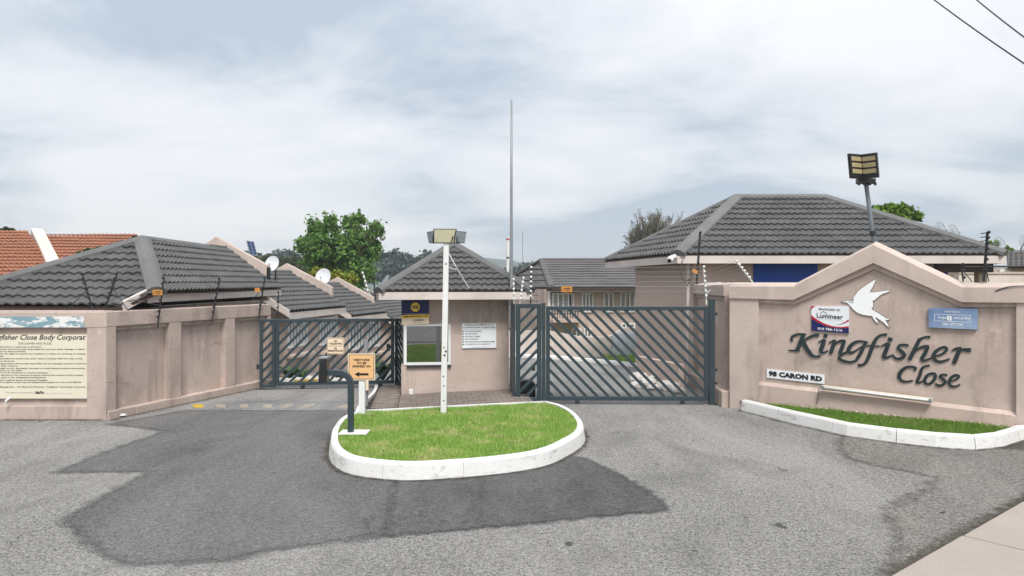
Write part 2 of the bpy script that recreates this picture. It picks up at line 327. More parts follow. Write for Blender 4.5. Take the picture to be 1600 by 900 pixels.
def tinted(name, verts, nper, tint, mat, parent=None):
    n = len(verts) // nper; m = bpy.data.meshes.new(name); m.vertices.add(len(verts)); m.vertices.foreach_set('co', np.asarray(verts, np.float32).ravel())
    m.loops.add(n * nper); m.loops.foreach_set('vertex_index', np.arange(n * nper, dtype=np.int32))
    m.polygons.add(n); m.polygons.foreach_set('loop_start', np.arange(0, n * nper, nper, dtype=np.int32)); m.update(calc_edges=True)
    a = m.attributes.new('tint', 'FLOAT', 'POINT'); a.data.foreach_set('value', np.repeat(tint, nper).astype(np.float32))
    return link(name, m, mat, parent)
def patch(name, poly, z, mat, reach=0.35, cell=0.09):
    """thin sheet whose 'edge' attribute is the distance in from the patch outline; the material frays that edge"""
    p = np.array([(q[0], q[1]) for q in poly]); lo, hi = p.min(0) - reach, p.max(0) + reach; nx, ny = int((hi[0] - lo[0]) / cell) + 2, int((hi[1] - lo[1]) / cell) + 2
    X, Y = np.meshgrid(lo[0] + np.arange(nx) * cell, lo[1] + np.arange(ny) * cell); x, y = X.ravel(), Y.ravel(); d = np.full(len(x), 1e9)
    for a, b in zip(p, np.roll(p, -1, 0)):
        e = b - a; t = np.clip(((x - a[0]) * e[0] + (y - a[1]) * e[1]) / max(1e-9, e @ e), 0, 1); d = np.minimum(d, np.hypot(x - a[0] - t * e[0], y - a[1] - t * e[1]))
    sd = np.where(inside(x, y, [tuple(q) for q in p]), d, -d); keep = sd.reshape(ny, nx) > -reach; mb = MB(); mb.v = [(float(a), float(b), z) for a, b in zip(x, y)]
    for j in range(ny - 1):
        for i in range(nx - 1):
            if keep[j, i] or keep[j, i + 1] or keep[j + 1, i] or keep[j + 1, i + 1]: k = j * nx + i; mb.f.append((k, k + 1, k + nx + 1, k + nx))
    m = mb.mesh(name, False); a = m.attributes.new('edge', 'FLOAT', 'POINT'); a.data.foreach_set('value', sd.astype(np.float32))
    bm = bmesh.new(); bm.from_mesh(m); bmesh.ops.delete(bm, geom=[v for v in bm.verts if not v.link_faces], context='VERTS'); bm.to_mesh(m); bm.free()
    return tag(link(name, m, mat), None, None, None, 'structure')
def blades(name, poly, z, count, h, mat, label, bare=None):
    p = np.array([(q[0], q[1]) for q in poly]); lo, hi = p.min(0), p.max(0)
    xy = RNG.uniform(lo, hi, (int(count * 1.6), 2)); xy = xy[inside(xy[:, 0], xy[:, 1], poly)][:count]; n = len(xy)
    f = lambda k, s: sum(np.sin(xy[:, 0] * k * math.cos(q + s) + xy[:, 1] * k * math.sin(q + s) + q * 3.7 + s) for q in (0.3, 1.5, 2.6, 4.1)) / 4
    dens = f(5.5, 0.4) + 0.6 * f(14, 1.9); keep = RNG.uniform(-1.25, 1.0, n) < dens + 0.55; xy = xy[keep]; n = len(xy); tall = np.clip(1 + 0.35 * f(3.1, 2.2) + 0.25 * f(9, 0.2), 0.55, 1.5)
    hh = h * RNG.uniform(0.45, 1.25, n) * tall; a = RNG.uniform(0, 2 * math.pi, n); ln = RNG.uniform(0.1, 0.95, n) * hh; b = RNG.uniform(0, 2 * math.pi, n); w = RNG.uniform(0.0035, 0.0065, n)
    base = np.column_stack([xy, np.full(n, z)]); side = np.column_stack([np.cos(a) * w, np.sin(a) * w, np.zeros(n)])
    tip = base + np.column_stack([np.cos(b) * ln, np.sin(b) * ln, hh])
    vs = np.stack([base - side, base + side, tip], 1).reshape(-1, 3)
    return tag(tinted(name, vs, 3, RNG.uniform(0, 1, n), mat), label, 'grass', None, 'stuff')
def grime(name, line, width, z, label=None):
    """ragged dirt lying along the foot of a kerb or wall (line runs with the open ground on the right)"""
    p = [Vector((q[0], q[1])) for q in line]; o = inset(p, -width, False); mb = MB(); k = len(p)
    for a, c in zip(p, o): mb.v += [(a.x, a.y, z), (c.x, c.y, z)]
    mb.f = [(2 * i, 2 * i + 1, 2 * i + 3, 2 * i + 2) for i in range(k - 1)]; m = mb.mesh(name, False); at = m.attributes.new('edge', 'FLOAT', 'POINT'); at.data.foreach_set('value', np.tile([1.0, 0.0], k).astype(np.float32))
    return tag(link(name, m, 'grime'), None, None, None, 'structure')
def grime_mat():
    t = NT('grime', 0.95, 0.05); at = t.n('ShaderNodeAttribute'); at.attribute_name = 'edge'; t.color(t.mix(t.noise(7, 6, .7), (0.035, 0.032, 0.026), (0.13, 0.115, 0.085)))
    t.l(t.ramp(t.math('ADD', at.outputs['Fac'], t.math('MULTIPLY', t.math('SUBTRACT', t.noise(6, 8, 0.75), 0.5, clamp=False), 2.2, clamp=False), clamp=False), 0.45, 1.0, 0, 0.8), t.b.inputs['Alpha']); t.bump(t.noise(60, 4), .6, .01); return t.m
grime_mat()
def leafcloud(lobes, n, size, flatz=1.0):
    """n leaf-sized quads spread through ellipsoid lobes (centre, radii)"""
    wts = np.array([r[0] * r[1] * r[2] for _, r in lobes]) ** 0.75; wts /= wts.sum(); idx = RNG.choice(len(lobes), n, p=wts)
    c = np.array([tuple(l[0]) for l in lobes])[idx]; r = np.array([tuple(l[1]) for l in lobes])[idx]
    d = RNG.normal(size=(n, 3)); d /= np.linalg.norm(d, axis=1)[:, None]; rad = RNG.uniform(0.25, 1.0, n) ** 0.55
    # break each lobe into clumps
    k = 34; cl = RNG.normal(size=(len(lobes), k, 3)); cl /= np.linalg.norm(cl, axis=2)[:, :, None]
    pick = cl[idx, RNG.integers(0, k, n)]; d = pick * 0.78 + RNG.normal(size=(n, 3)) * 0.155
    ctr = c + d * r * (rad * RNG.uniform(0.72, 1.16, n))[:, None]
    u = RNG.normal(size=(n, 3)); u /= np.linalg.norm(u, axis=1)[:, None]; w = RNG.normal(size=(n, 3)); v = np.cross(u, w); v /= np.linalg.norm(v, axis=1)[:, None]
    s = size * RNG.uniform(0.55, 1.3, n)[:, None]
    vs = np.stack([ctr - u * s * 0.5, ctr + v * s * 0.30, ctr + u * s * 0.5, ctr - v * s * 0.30], 1).reshape(-1, 3)
    return vs, RNG.uniform(0, 1, n)
def limbs(mb, p, d, length, r, depth, spread=0.55, rng=random, minr=0.01, n=5, up=0.12):
    q = Vector(p); pts = [q.copy()]; rr = [r]; dd = Vector(d).normalized()
    for i in range(3):
        dd = (dd + V(rng.uniform(-1, 1), rng.uniform(-1, 1), rng.uniform(-0.5, 1)) * 0.14).normalized(); q = q + dd * length / 3; pts.append(q.copy()); rr.append(max(minr, r * (1 - 0.13 * (i + 1))))
    mb.tube(pts, rr, n, cap=False)
    if depth <= 0: return [q]
    tips = []
    for k in range(rng.choice((2, 3, 3))):
        nd = (dd + V(rng.uniform(-1, 1), rng.uniform(-1, 1), rng.uniform(-0.6, 0.8)) * spread + V(0, 0, up)).normalized()
        tips += limbs(mb, pts[-1 if k else 2], nd, length * rng.uniform(0.62, 0.85), rr[-1] * 0.68, depth - 1, spread, rng, minr, max(3, n - 1), up)
    return tips

# ------------------------------------------------------------------ lettering (built-in font turned into flat meshes)
_tc = {}
def text_mesh(body, bold=0.0, shear=0.0):
    cu = bpy.data.curves.new('lettering', 'FONT'); cu.body = body; cu.offset = bold; cu.shear = shear; cu.resolution_u = 2
    o = bpy.data.objects.new('lettering', cu); COL.objects.link(o); dg = bpy.context.evaluated_depsgraph_get(); dg.update()
    m = bpy.data.meshes.new_from_object(o.evaluated_get(dg)); bpy.data.objects.remove(o); bpy.data.curves.remove(cu); return m
def text(parent, body, org, ux, uz, mat, width=None, height=None, bold=0.0, shear=0.0, center=False, name='lettering', dy=0.0):
    """org = lower-left (or lower-centre) corner of the ink box, ux / uz = unit vectors across and up"""
    m = text_mesh(body, bold, shear); co = np.empty(len(m.vertices) * 3); m.vertices.foreach_get('co', co); co = co.reshape(-1, 3)
    lo, hi = co[:, :2].min(0), co[:, :2].max(0); w, h = hi - lo
    sy = (height / h) if height else width / w; sx = (width / w) if width else sy
    xs = (co[:, 0] - lo[0]) * sx - (w * sx / 2 if center else 0); zs = (co[:, 1] - lo[1]) * sy
    ux, uz, org = np.array(ux), np.array(uz), np.array(org)
    m.vertices.foreach_set('co', (org + np.outer(xs, ux) + np.outer(zs, uz)).ravel()); m.update()
    m.materials.clear(); return link(name, m, mat, parent)
def ribbon(mb, pts, mapf, d0, d1):
    """pen stroke: (x, y, width) knots, mapped to the wall, with thickness"""
    c = spline([V(*p) for p in pts], 6); L_, R_ = [], []
    for i, p in enumerate(c):
        t = (c[min(i + 1, len(c) - 1)] - c[max(i - 1, 0)]); t = Vector((t.x, t.y)); t = t.normalized() if t.length else Vector((1, 0)); n = Vector((-t.y, t.x)) * max(p.z, 2) / 2
        L_.append((p.x + n.x, p.y + n.y)); R_.append((p.x - n.x, p.y - n.y))
    vs = []
    for d in (d0, d1):
        for a, b in zip(L_, R_): vs += [mapf(*a, d), mapf(*b, d)]
    k = len(c); o = 2 * k; fs = []
    for i in range(k - 1):
        a, b, c_, d_ = 2 * i, 2 * i + 1, 2 * i + 3, 2 * i + 2
        fs += [(a, b, c_, d_), (o + a, o + d_, o + c_, o + b), (a, d_, o + d_, o + a), (b, o + b, o + c_, c_)]
    fs += [(0, o, o + 1, 1), (2 * k - 2, 2 * k - 1, o + 2 * k - 1, o + 2 * k - 2)]
    mb.add(vs, fs)

# ------------------------------------------------------------------ roof tiles
def tile_profile(w, e, waves, amp, lift, seg=6, under=0.02):
    k = waves * seg; vs = []
    for i in range(k + 1):
        u = w * i / k; x = 2 * math.pi * i / seg; hgt = amp * (0.5 - 0.5 * math.cos(x)) + amp * 0.18 * math.sin(x)
        vs += [(u, -0.004, hgt + lift - 0.030), (u, 0, hgt + lift), (u, e + under, hgt)]
    fs = []
    for i in range(k):
        a = 3 * i; b = a + 3; fs += [(a, b, b + 1, a + 1), (a + 1, b + 1, b + 2, a + 2)]
    return vs, fs
def roof_face(parent, poly, mat, w, e, waves=2, amp=0.024, lift=0.045, joined=False, name='roof_tile', seg=6):
    """poly: planar convex polygon, first edge is the eave (left to right as seen from outside)"""
    p = [Vector(q) for q in poly]; u = (p[1] - p[0]).normalized(); n = (p[1] - p[0]).cross(p[-1] - p[0]).normalized(); v = n.cross(u); o = p[0]
    q2 = [((a - o).dot(u), (a - o).dot(v)) for a in p]; umin, umax = min(a for a, _ in q2), max(a for a, _ in q2); vmax = max(b for _, b in q2)
    rows, cols = int(math.ceil(vmax / e)), int(math.ceil((umax - umin) / w)); M0 = Matrix((u, v, n)).transposed().to_4x4(); M0.translation = o
    vs, fs = tile_profile(w, e, waves, amp, lift, seg); m = len(q2)
    edges = []
    for i in range(m):
        a, b = Vector(q2[i]), Vector(q2[(i + 1) % m]); t = (b - a).normalized(); edges.append((a, Vector((t.y, -t.x))))      # outward normal
    def outside(c0, c1): return max(min((Vector(c) - a).dot(nn) for c in ((c0[0], c0[1]), (c1[0], c0[1]), (c1[0], c1[1]), (c0[0], c1[1]))) for a, nn in edges) >= -0.004
    def whole(c0, c1): return max(max((Vector(c) - a).dot(nn) for c in ((c0[0], c0[1]), (c1[0], c0[1]), (c1[0], c1[1]), (c0[0], c1[1]))) for a, nn in edges) <= 0.03
    def clip(bm):
        for a, nn in edges[1:]:
            bmesh.ops.bisect_plane(bm, geom=bm.verts[:] + bm.edges[:] + bm.faces[:], plane_co=(a.x, a.y, 0), plane_no=(nn.x, nn.y, 0), clear_outer=True)
    share = bpy.data.meshes.new(name); share.from_pydata(vs, [], fs); share.update(); share.materials.append(MATS[mat])
    big = bmesh.new()
    for r in range(rows):
        sh = (w / waves) * (0.5 if r % 2 else 0) * 0
        for c in range(-1, cols + 1):
            c0 = (umin + c * w + sh, r * e); c1 = (c0[0] + w, c0[1] + e)
            if outside(c0, c1): continue
            jit = random.uniform(-0.004, 0.004)
            if joined:
                ov = [big.verts.new((x + c0[0], y + c0[1], z + jit)) for x, y, z in vs]
                for f in fs: big.faces.new([ov[i] for i in f])
                continue
            wm = M0 @ Matrix.Translation((c0[0], c0[1], jit))
            if whole(c0, c1): link(name, share, None, parent, wm)
            else:
                bm = bmesh.new(); ov = [bm.verts.new((x + c0[0], y + c0[1], z)) for x, y, z in vs]
                for f in fs: bm.faces.new([ov[i] for i in f])
                clip(bm)
                if bm.faces:
                    bmesh.ops.translate(bm, vec=(-c0[0], -c0[1], 0), verts=bm.verts); me = bpy.data.meshes.new(name); bm.to_mesh(me); me.materials.append(MATS[mat]); link(name, me, None, parent, wm)
                bm.free()
    if joined:
        clip(big); big.transform(M0); me = bpy.data.meshes.new(name); big.to_mesh(me); ob = link(name, me, mat, parent); ob['kind'] = 'stuff'
    big.free()
def cap_strip(mb, p0, p1, w=0.16, h=0.07):
    p0, p1 = Vector(p0), Vector(p1); d = (p1 - p0).normalized(); s = d.cross(V(0, 0, 1)).normalized(); n = s.cross(d).normalized()
    prof = [(-w, -0.06), (-w * 0.96, 0.012), (-w * 0.45, h * 0.85), (0, h), (w * 0.45, h * 0.85), (w * 0.96, 0.012), (w, -0.06)]; k = len(prof)
    vs = [p + s * a + n * b for p in (p0, p1) for a, b in prof]
    mb.add(vs, [(i, i + 1, k + i + 1, k + i) for i in range(k - 1)] + [tuple(range(k)), tuple(reversed(range(k, 2 * k)))])
def under(mb, poly, t=0.04):
    p = [Vector(q) for q in poly]; n = (p[1] - p[0]).cross(p[-1] - p[0]).normalized(); mb.prism([q - n * (t + 0.012) for q in p], n * t)
def board(mb, p0, p1, h, t=0.03, drop=0.0, inward=None):
    """fascia board hanging below the line p0-p1"""
    p0, p1 = Vector(p0), Vector(p1); d = (p1 - p0).normalized(); s = V(-d.y, d.x, 0).normalized() * t
    z = V(0, 0, 1); a = -z * (h + drop); b = -z * drop
    mb.hexa([p0 + a, p1 + a, p1 + a + s, p0 + a + s, p0 + b, p1 + b, p1 + b + s, p0 + b + s])

# ------------------------------------------------------------------ the ground, roads and paving
def hgt(x, y):
    left = -0.085 * max(0.0, y - 16.2); far = -0.06 * max(0.0, y - 25.0); t = min(1.0, max(0.0, (x + 2.3) / 1.6)); t = t * t * (3 - 2 * t)
    return max(-3.0, left * (1 - t) + far * t)
def build_ground():
    xs = sorted(set([-1500, -600, -250, -110, -60, -35] + [i * 0.8 for i in range(-30, 31)] + [35, 60, 110, 250, 600, 1500])); ys = sorted(set([-400, -120, -50, -25] + [i * 0.8 - 12 for i in range(0, 70)] + [55, 75, 110, 180, 320, 700, 2400]))
    mb = MB(); k = len(xs)
    for y in ys:
        for x in xs: mb.v.append((x, y, hgt(x, y) - 0.03))
    for j in range(len(ys) - 1):
        for i in range(k - 1): mb.f.append((j * k + i, j * k + i + 1, (j + 1) * k + i + 1, (j + 1) * k + i))
    solo('ground', mb, 'ground_mat', kind='structure', smooth=True, fix=False)
build_ground()
tri_fill([(-45, -30), (45, -30), (45, 10.9), (8, 10.9), (4.1, 13.4), (3.9, 13.9), (-2.3, 13.9), (-2.6, 16.15), (-5.3, 16.15), (-6.6, 12.4), (-45, 12.4)], 'road', 0.0, 'asphalt')
def strip(name, x0, x1, y0, y1, mat, dz=0.004, nx=6, ny=22):
    mb = MB()
    for j in range(ny + 1):
        for i in range(nx + 1):
            x = x0 + (x1 - x0) * i / nx; y = y0 + (y1 - y0) * j / ny; mb.v.append((x, y, hgt(x, y) + dz))
    for j in range(ny):
        for i in range(nx): a = j * (nx + 1) + i; mb.f.append((a, a + 1, a + nx + 2, a + nx + 1))
    return solo(name, mb, mat, kind='structure', fix=False)
strip('driveway_beyond_left_gate', -6.4, -2.25, 16.15, 40, 'driveway_asphalt', 0.004); strip('driveway_beyond_right_gate', -0.3, 5.2, 13.9, 24.5, 'driveway_asphalt', 0.004)
g2 = lambda *pp: [tuple(G(x, y)[:2]) for x, y in pp]
patch('asphalt_patch_resurfaced', g2((257, 674), (150, 712), (84, 739), (235, 737), (165, 775), (100, 812), (135, 845), (170, 870), (212, 884), (350, 875), (425, 860), (545, 845), (603, 838), (622, 748), (580, 738), (540, 722), (530, 690), (560, 660), (585, 641), (292, 641), (168, 663), (215, 668)), 0.005, 'asphalt_resurfaced')
patch('asphalt_patch_fresh', g2((622, 742), (603, 838), (700, 831), (800, 822), (920, 810), (1045, 798), (1020, 772), (965, 740), (912, 716), (870, 710), (780, 728), (690, 738)), 0.010, 'asphalt_fresh')
patch('asphalt_patch_mossy', g2((1316, 676), (1308, 700), (1325, 716), (1365, 727), (1430, 739), (1462, 748), (1450, 765), (1395, 790), (1385, 808), (1405, 830), (1400, 858), (1378, 900), (1392, 900), (1470, 852), (1560, 803), (1610, 775), (1640, 690), (1565, 690), (1460, 690), (1330, 670)), 0.006, 'asphalt_mossy')
tri_fill(g2((546, 838), (580, 832), (572, 826), (570, 810), (577, 812), (579, 836), (560, 838)), 'asphalt_repair_spot', 0.009, 'asphalt_fresh', jag=0.008)
def pavement():
    base = link('pavement', flat([(2.3, 5.0), (2.95, 5.72), (5.4, 7.72), (9.8, 11.3), (14, 9), (8, 0)], 0.012).mesh('pavement'), 'earth'); base['kind'] = 'structure'
    a = V(2.97, 5.70, 0); u = V(2.41, 1.98, 0).normalized(); n = V(u.y, -u.x, 0); L0 = (V(3.92, 6.53, 0) - a).dot(u)
    for r in range(3):
        for k in range(-3, 5):
            s0 = L0 + k * 1.62 + 0.02; mb = MB(); c = a + u * (s0 + 0.80) + n * (0.02 + r * 1.25 + 0.61); mb.obox(V(c.x, c.y, 0.02 + random.uniform(-.006, .006)), u * 0.788, n * 0.60, V(0, 0, 0.045))
            part(base, 'paving_slab', mb, 'concrete', bevel=0.008)
pavement()
# low speed hump with worn stripes before the left gate
def hump():
    y0, y1 = 13.15, 14.15; x0, x1 = -5.75, -2.75; n = 8
    prof = [(y0 + (y1 - y0) * i / n, 0.004 + 0.045 * math.sin(math.pi * i / n)) for i in range(n + 1)]
    mb = MB(); mb.v = [(x + 0.3 * (y - y0) * (1 if x < -4 else 0), y, z) for y, z in prof for x in (x0, x1)]; mb.f = [(2 * i, 2 * i + 1, 2 * i + 3, 2 * i + 2) for i in range(n)]
    h = solo('speed_hump', mb, 'driveway_asphalt', 'low asphalt speed hump with worn stripes before the left gate', 'speed hump')
    for i, (a, b, sk, c) in enumerate(((309, 325, 6, 'stripe_yellow'), (345, 359, 6, 'stripe_worn'), (381, 394, 5, 'stripe_worn'), (415, 430, 4, 'stripe_worn'), (432, 446, -4, 'stripe_worn'), (461, 478, -5, 'stripe_worn'), (520, 540, -6, 'stripe_worn'))):
        s = MB()
        for y, z in prof[1:n // 2]:
            k = (y - y0) / (y1 - y0); off = -0.5 * k * sk / 6
            s.v += [((a - 800) / F * 13.3 + off, y, z + 0.004), ((b - 800) / F * 13.3 + off, y, z + 0.004)]
        s.f = [(2 * j, 2 * j + 1, 2 * j + 3, 2 * j + 2) for j in range(n // 2 - 2)]
        part(h, 'painted_stripe', s, c, fix=False)
hump()

# ------------------------------------------------------------------ grass island and planting bed with white kerbs
def kerb_run(parent, line, closed, h, stone=0.95, face=0.035, top=0.085, z0=-0.02, gap=0.005):
    """line: outer foot of the kerb, inside on the left hand"""
    line = [Vector((p[0], p[1])) for p in line]; b = inset(line, face, closed); c = inset(line, face + top, closed); n = len(line); total = n if closed else n - 1
    i = 0
    while i < total:
        j = i; acc = 0
        while j < total and acc < stone: acc += (line[(j + 1) % n] - line[j % n]).length; j += 1
        if total - j < 2: j = total
        vs = []; idx = [k % n for k in range(i, j + 1)]; dz = random.uniform(-0.008, 0.006) if gap > .003 else random.uniform(-.002, .002)
        for q, k in enumerate(idx):
            sh = Vector((0, 0))
            if q == 0: sh = (line[idx[1]] - line[k]).normalized() * gap
            if q == len(idx) - 1: sh = (line[idx[-2]] - line[k]).normalized() * gap
            for p, z in ((line[k], z0), (line[k].lerp(b[k], 0.8), z0 + (h - z0) * 0.86), (b[k].lerp(c[k], 0.15), h + dz), (c[k], h + dz), (c[k], z0)): vs.append((p.x + sh.x, p.y + sh.y, z))
        m = len(idx); fs = [(5 * q + a, 5 * q + 5 + a, 5 * q + 5 + (a + 1) % 5, 5 * q + (a + 1) % 5) for q in range(m - 1) for a in range(5)] + [tuple(range(5)), tuple(5 * (m - 1) + a for a in reversed(range(5)))]
        part(parent, 'kerb_stone', MB().add(vs, fs), 'kerb_paint'); i = j
ISL = [(-2.46, 12.08), (-2.66, 11.5), (-2.62, 10.7), (-2.5, 10.05), (-2.34, 9.45), (-2.11, 8.97), (-1.81, 8.67), (-1.29, 8.48), (-.82, 8.53), (-.15, 8.76), (.4, 9.12), (.76, 9.72), (1.01, 10.37), (1.09, 11.05), (1.03, 11.9), (.85, 12.6), (.6, 13.0)]
isl = [Vector(p) for p in [tuple(q[:2]) for q in spline([(a, b, 0) for a, b in ISL], 5)]]; isl += [isl[-1].lerp(isl[0], k / 14) for k in range(1, 14)]
ik = thing('island_kerb', 'white painted kerb curving around the grass island', 'kerb', (-0.8, 10.6, 0)); kerb_run(ik, isl, True, 0.205, gap=0.0018)
lawn = inset(isl, 0.11); tri_fill(lawn, 'island_lawn_soil', 0.165, 'earth'); blades('island_grass', inset(isl, 0.11), 0.165, 120000, 0.048, 'grass', 'short bright green lawn on the central island')
BK = [tuple(G(x, y)[:2]) for x, y in ((1157, 642), (1235, 662), (1322, 682), (1400, 693), (1462, 700))] + [tuple(G(1525, 704)[:2]), tuple(G(1568, 699)[:2]), tuple(G(1602, 688)[:2]), (7.75, 10.75)]
bk = []
for a, b in zip(BK[:-1], BK[1:]): bk += [Vector(a).lerp(Vector(b), k / 4) for k in range(4)]
bk.append(Vector(BK[-1])); bkk = thing('bed_kerb', 'white painted kerb edging the grass strip below the name wall', 'kerb', (5.8, 10.3, 0)); kerb_run(bkk, bk, False, 0.195, 0.93)
K0 = Vector((3.958, 13.387)); SU = Vector((.816, -.578)).normalized(); SN = Vector((SU.y, -SU.x))
bi = inset(bk, 0.10, False); bedpoly = bi + [K0 + SU * 4.9 + SN * -0.05, K0 + SU * 0.1 + SN * -0.05]
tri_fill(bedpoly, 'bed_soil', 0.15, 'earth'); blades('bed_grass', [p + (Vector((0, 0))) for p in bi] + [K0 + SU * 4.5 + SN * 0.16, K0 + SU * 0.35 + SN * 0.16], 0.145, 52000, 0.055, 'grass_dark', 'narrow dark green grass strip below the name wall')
grime('road_grime', isl[:-13], 0.14, 0.0165); grime('road_grime', bk, 0.16, 0.0165)
def rubble():
    mb = MB()
    for i in range(240):
        s = random.uniform(0.4, 4.3); d = random.uniform(0.03, 0.2); p = K0 + SU * s + SN * d; r = random.uniform(0.006, 0.022); mb.obox(V(p.x, p.y, 0.155), V(r, 0, 0), V(0, r * 1.3, random.uniform(-.3, .3) * r), V(0, random.uniform(-.3, .3) * r, r * 0.7))
    solo('plaster_rubble', mb, 'plaster', 'crumbs of fallen plaster along the foot of the name wall', 'rubble', kind='stuff')
rubble()

# ------------------------------------------------------------------ boundary walls
C0 = Vector((-6.73, 12.21)); W2 = Frame(C0, (1.227, 3.69), (3.69, -1.227)); W1 = Frame(C0, (-1, 0), (0, -1))
def left_wall():
    t = thing('boundary_wall', 'beige plastered boundary wall with recessed panels left of the left gate', 'wall', (-6.3, 13.5, 0)); Lw = 4.36; ZT = 1.80
    mb = MB(); W2.box(mb, 0.0, Lw, -0.1, 1.7, -0.27, -0.125); part(t, 'recessed_panel', mb, 'plaster')
    edges = [W2.at(x)[0] for x in (181, 265, 283, 353, 367, 419)]; pil = [(0.0, edges[0]), (edges[1], edges[2]), (edges[3], edges[4]), (edges[5], Lw)]
    for a, b in pil: part(t, 'pilaster', W2.box(MB(), a, b, 0.14, 1.545, -0.13, 0.0), 'plaster')
    part(t, 'coping', W2.box(MB(), 0.0, Lw, 1.545, ZT, -0.27, 0.003), 'plaster', bevel=0.012)
    for a, b in ((edges[0], edges[1]), (edges[2], edges[3]), (edges[4], edges[5])): part(t, 'lintel_step', W2.box(MB(), a + .001, b - .001, 1.475, 1.543, -0.13, -0.06), 'plaster')
    a = 0.02
    while a < Lw - 0.05:
        b = min(Lw, a + random.uniform(0.38, 0.62)); part(t, 'plinth_block', W2.box(MB(), a, b - 0.008, -0.1, 0.14 + random.uniform(-.006, .006), -0.13, 0.03 + random.uniform(-.006, .004)), 'plaster', bevel=0.012); a = b
    # the part facing the road with the rules board
    t = thing('notice_wall', 'beige plastered wall facing the road that carries the rules board', 'wall', (-8, 12.3, 0)); a0 = W1.at(136)[0]
    part(t, 'recessed_panel', W1.box(MB(), 0.2, 9, -0.1, 1.7, -0.25, -0.07), 'plaster'); part(t, 'pilaster', W1.box(MB(), 0.0, a0, -0.1, 1.53, -0.075, 0.002), 'plaster')
    part(t, 'coping', W1.box(MB(), 0.0, 9, 1.53, 1.797, -0.27, 0.004), 'plaster', bevel=0.012); part(t, 'coping_top', W1.box(MB(), 0.03, 9, 1.7975, 1.815, -0.26, -0.01), 'coping')
    part(t, 'plinth', W1.box(MB(), a0, 9, -0.1, 0.24, -0.075, -0.005), 'plaster', bevel=0.015)
left_wall()
fine = lambda a, b, n=24: [Vector(a).lerp(Vector(b), k / n) for k in range(n + 1)]
grime('road_grime', fine((-15, 12.24), (-6.75, 12.24)), 0.22, 0.0175); grime('road_grime', fine(C0 + Vector((.05, 0)), C0 + Vector((.05, 0)) + W2.u * 4.3), 0.2, 0.0125)
grime('road_grime', fine((2.99, 5.72), (9.6, 11.14)), -0.25, 0.0125)
def rules_board():
    a0, a1 = W1.at(135.5)[0] + 0.005, 3.4; z0, z1 = W1.at(0, 623)[1], W1.at(0, 523)[1]
    t = thing('rules_board', 'large cream notice board of black printed rules on the left wall', 'notice board', W1.pt(1.2, z0)); d = -0.02
    part(t, 'panel', W1.box(MB(), a0, a1, z0, z1, -0.068, d), 'sign_cream'); ux, uz = V(1, 0, 0), V(0, 0, 1); o = lambda px, py: W1.at3(px, py, d + 0.003)
    tw = (134 + 19) / F * 12.2; text(t, 'Kingfisher Close Body Corporat', o(-19, 533.5), ux, uz, 'ink', width=tw, height=0.115, bold=0.012, shear=0.32)
    text(t, 'DISCLAIMER AND RULES', o(29, 538.2), ux, uz, 'brown_ink', width=0.55, height=0.034)
    rows = [(543.6, 'Right of admission is reserved at all times.', 65), (547.3, 'The Body Corporate will not be held responsible for any loss, theft, damage or death', 132), (550.8, 'while you are on these premises.', 41), (554.4, 'Security reserves the right to search any resident or visitor on entering or exiting', 133), (558.2, 'the premises.', 6), (562, 'Residents are responsible to ensure that their visitors comply with the rules of the', 129), (565.8, 'complex at all times.', 23), (569.8, 'The resident being visited will be held responsible for any damages caused to common', 135), (573.4, 'property by their visitors.', 28), (577.2, 'Any resident caught unruly, disorderly, drunken or noisy behavior will be removed by', 133), (580.8, 'security response or the SAPS.', 35), (584, 'No alcohol is to be consumed on common property.', 75), (587.8, 'Pets are not allowed on the common property without the consent of the trustees', 130), (591.4, 'Visitors are to park in the designated parking area.', 72), (595.6, 'Vehicles parked in yellow zones are parked illegally.', 75), (599, 'Vehicles parked in yellow zones may be clamped and subject to a fine of R1000-00', 127), (606.2, 'By order of the Management - The Board of Directors - Kingfisher Close Body Corporate', 134)]
    for y, s, xr in rows:
        w = len(s) * 0.0205; text(t, s, o(xr, y) - ux * w, ux, uz, 'ink', width=w, height=0.030, bold=0.014)
    text(t, 'This property is proudly financed by', o(9, 614.6), ux, uz, 'ink', width=0.46, height=0.02); text(t, 'IdaFin', o(55, 615.6), ux, uz, 'ink', width=0.145, height=0.05, bold=0.03); text(t, 'Finance specialists in the community', o(70, 615.5), ux, uz, 'grey_ink', width=0.46, height=0.018)
    a1b = W1.at(132)[0]; b = MB(); W1.box(b, a1b, 3.6, W1.at(0, 511.5)[1], W1.at(0, 494.5)[1], 0.0, 0.012)
    solo('peeling_sign', b, 'peeling_blue', 'faded blue sign strip peeling above the rules board', 'sign')
rules_board()
SW = Frame(K0, SU, SN); RW = Frame(K0, (.029, .9996), (-.9996, .029))
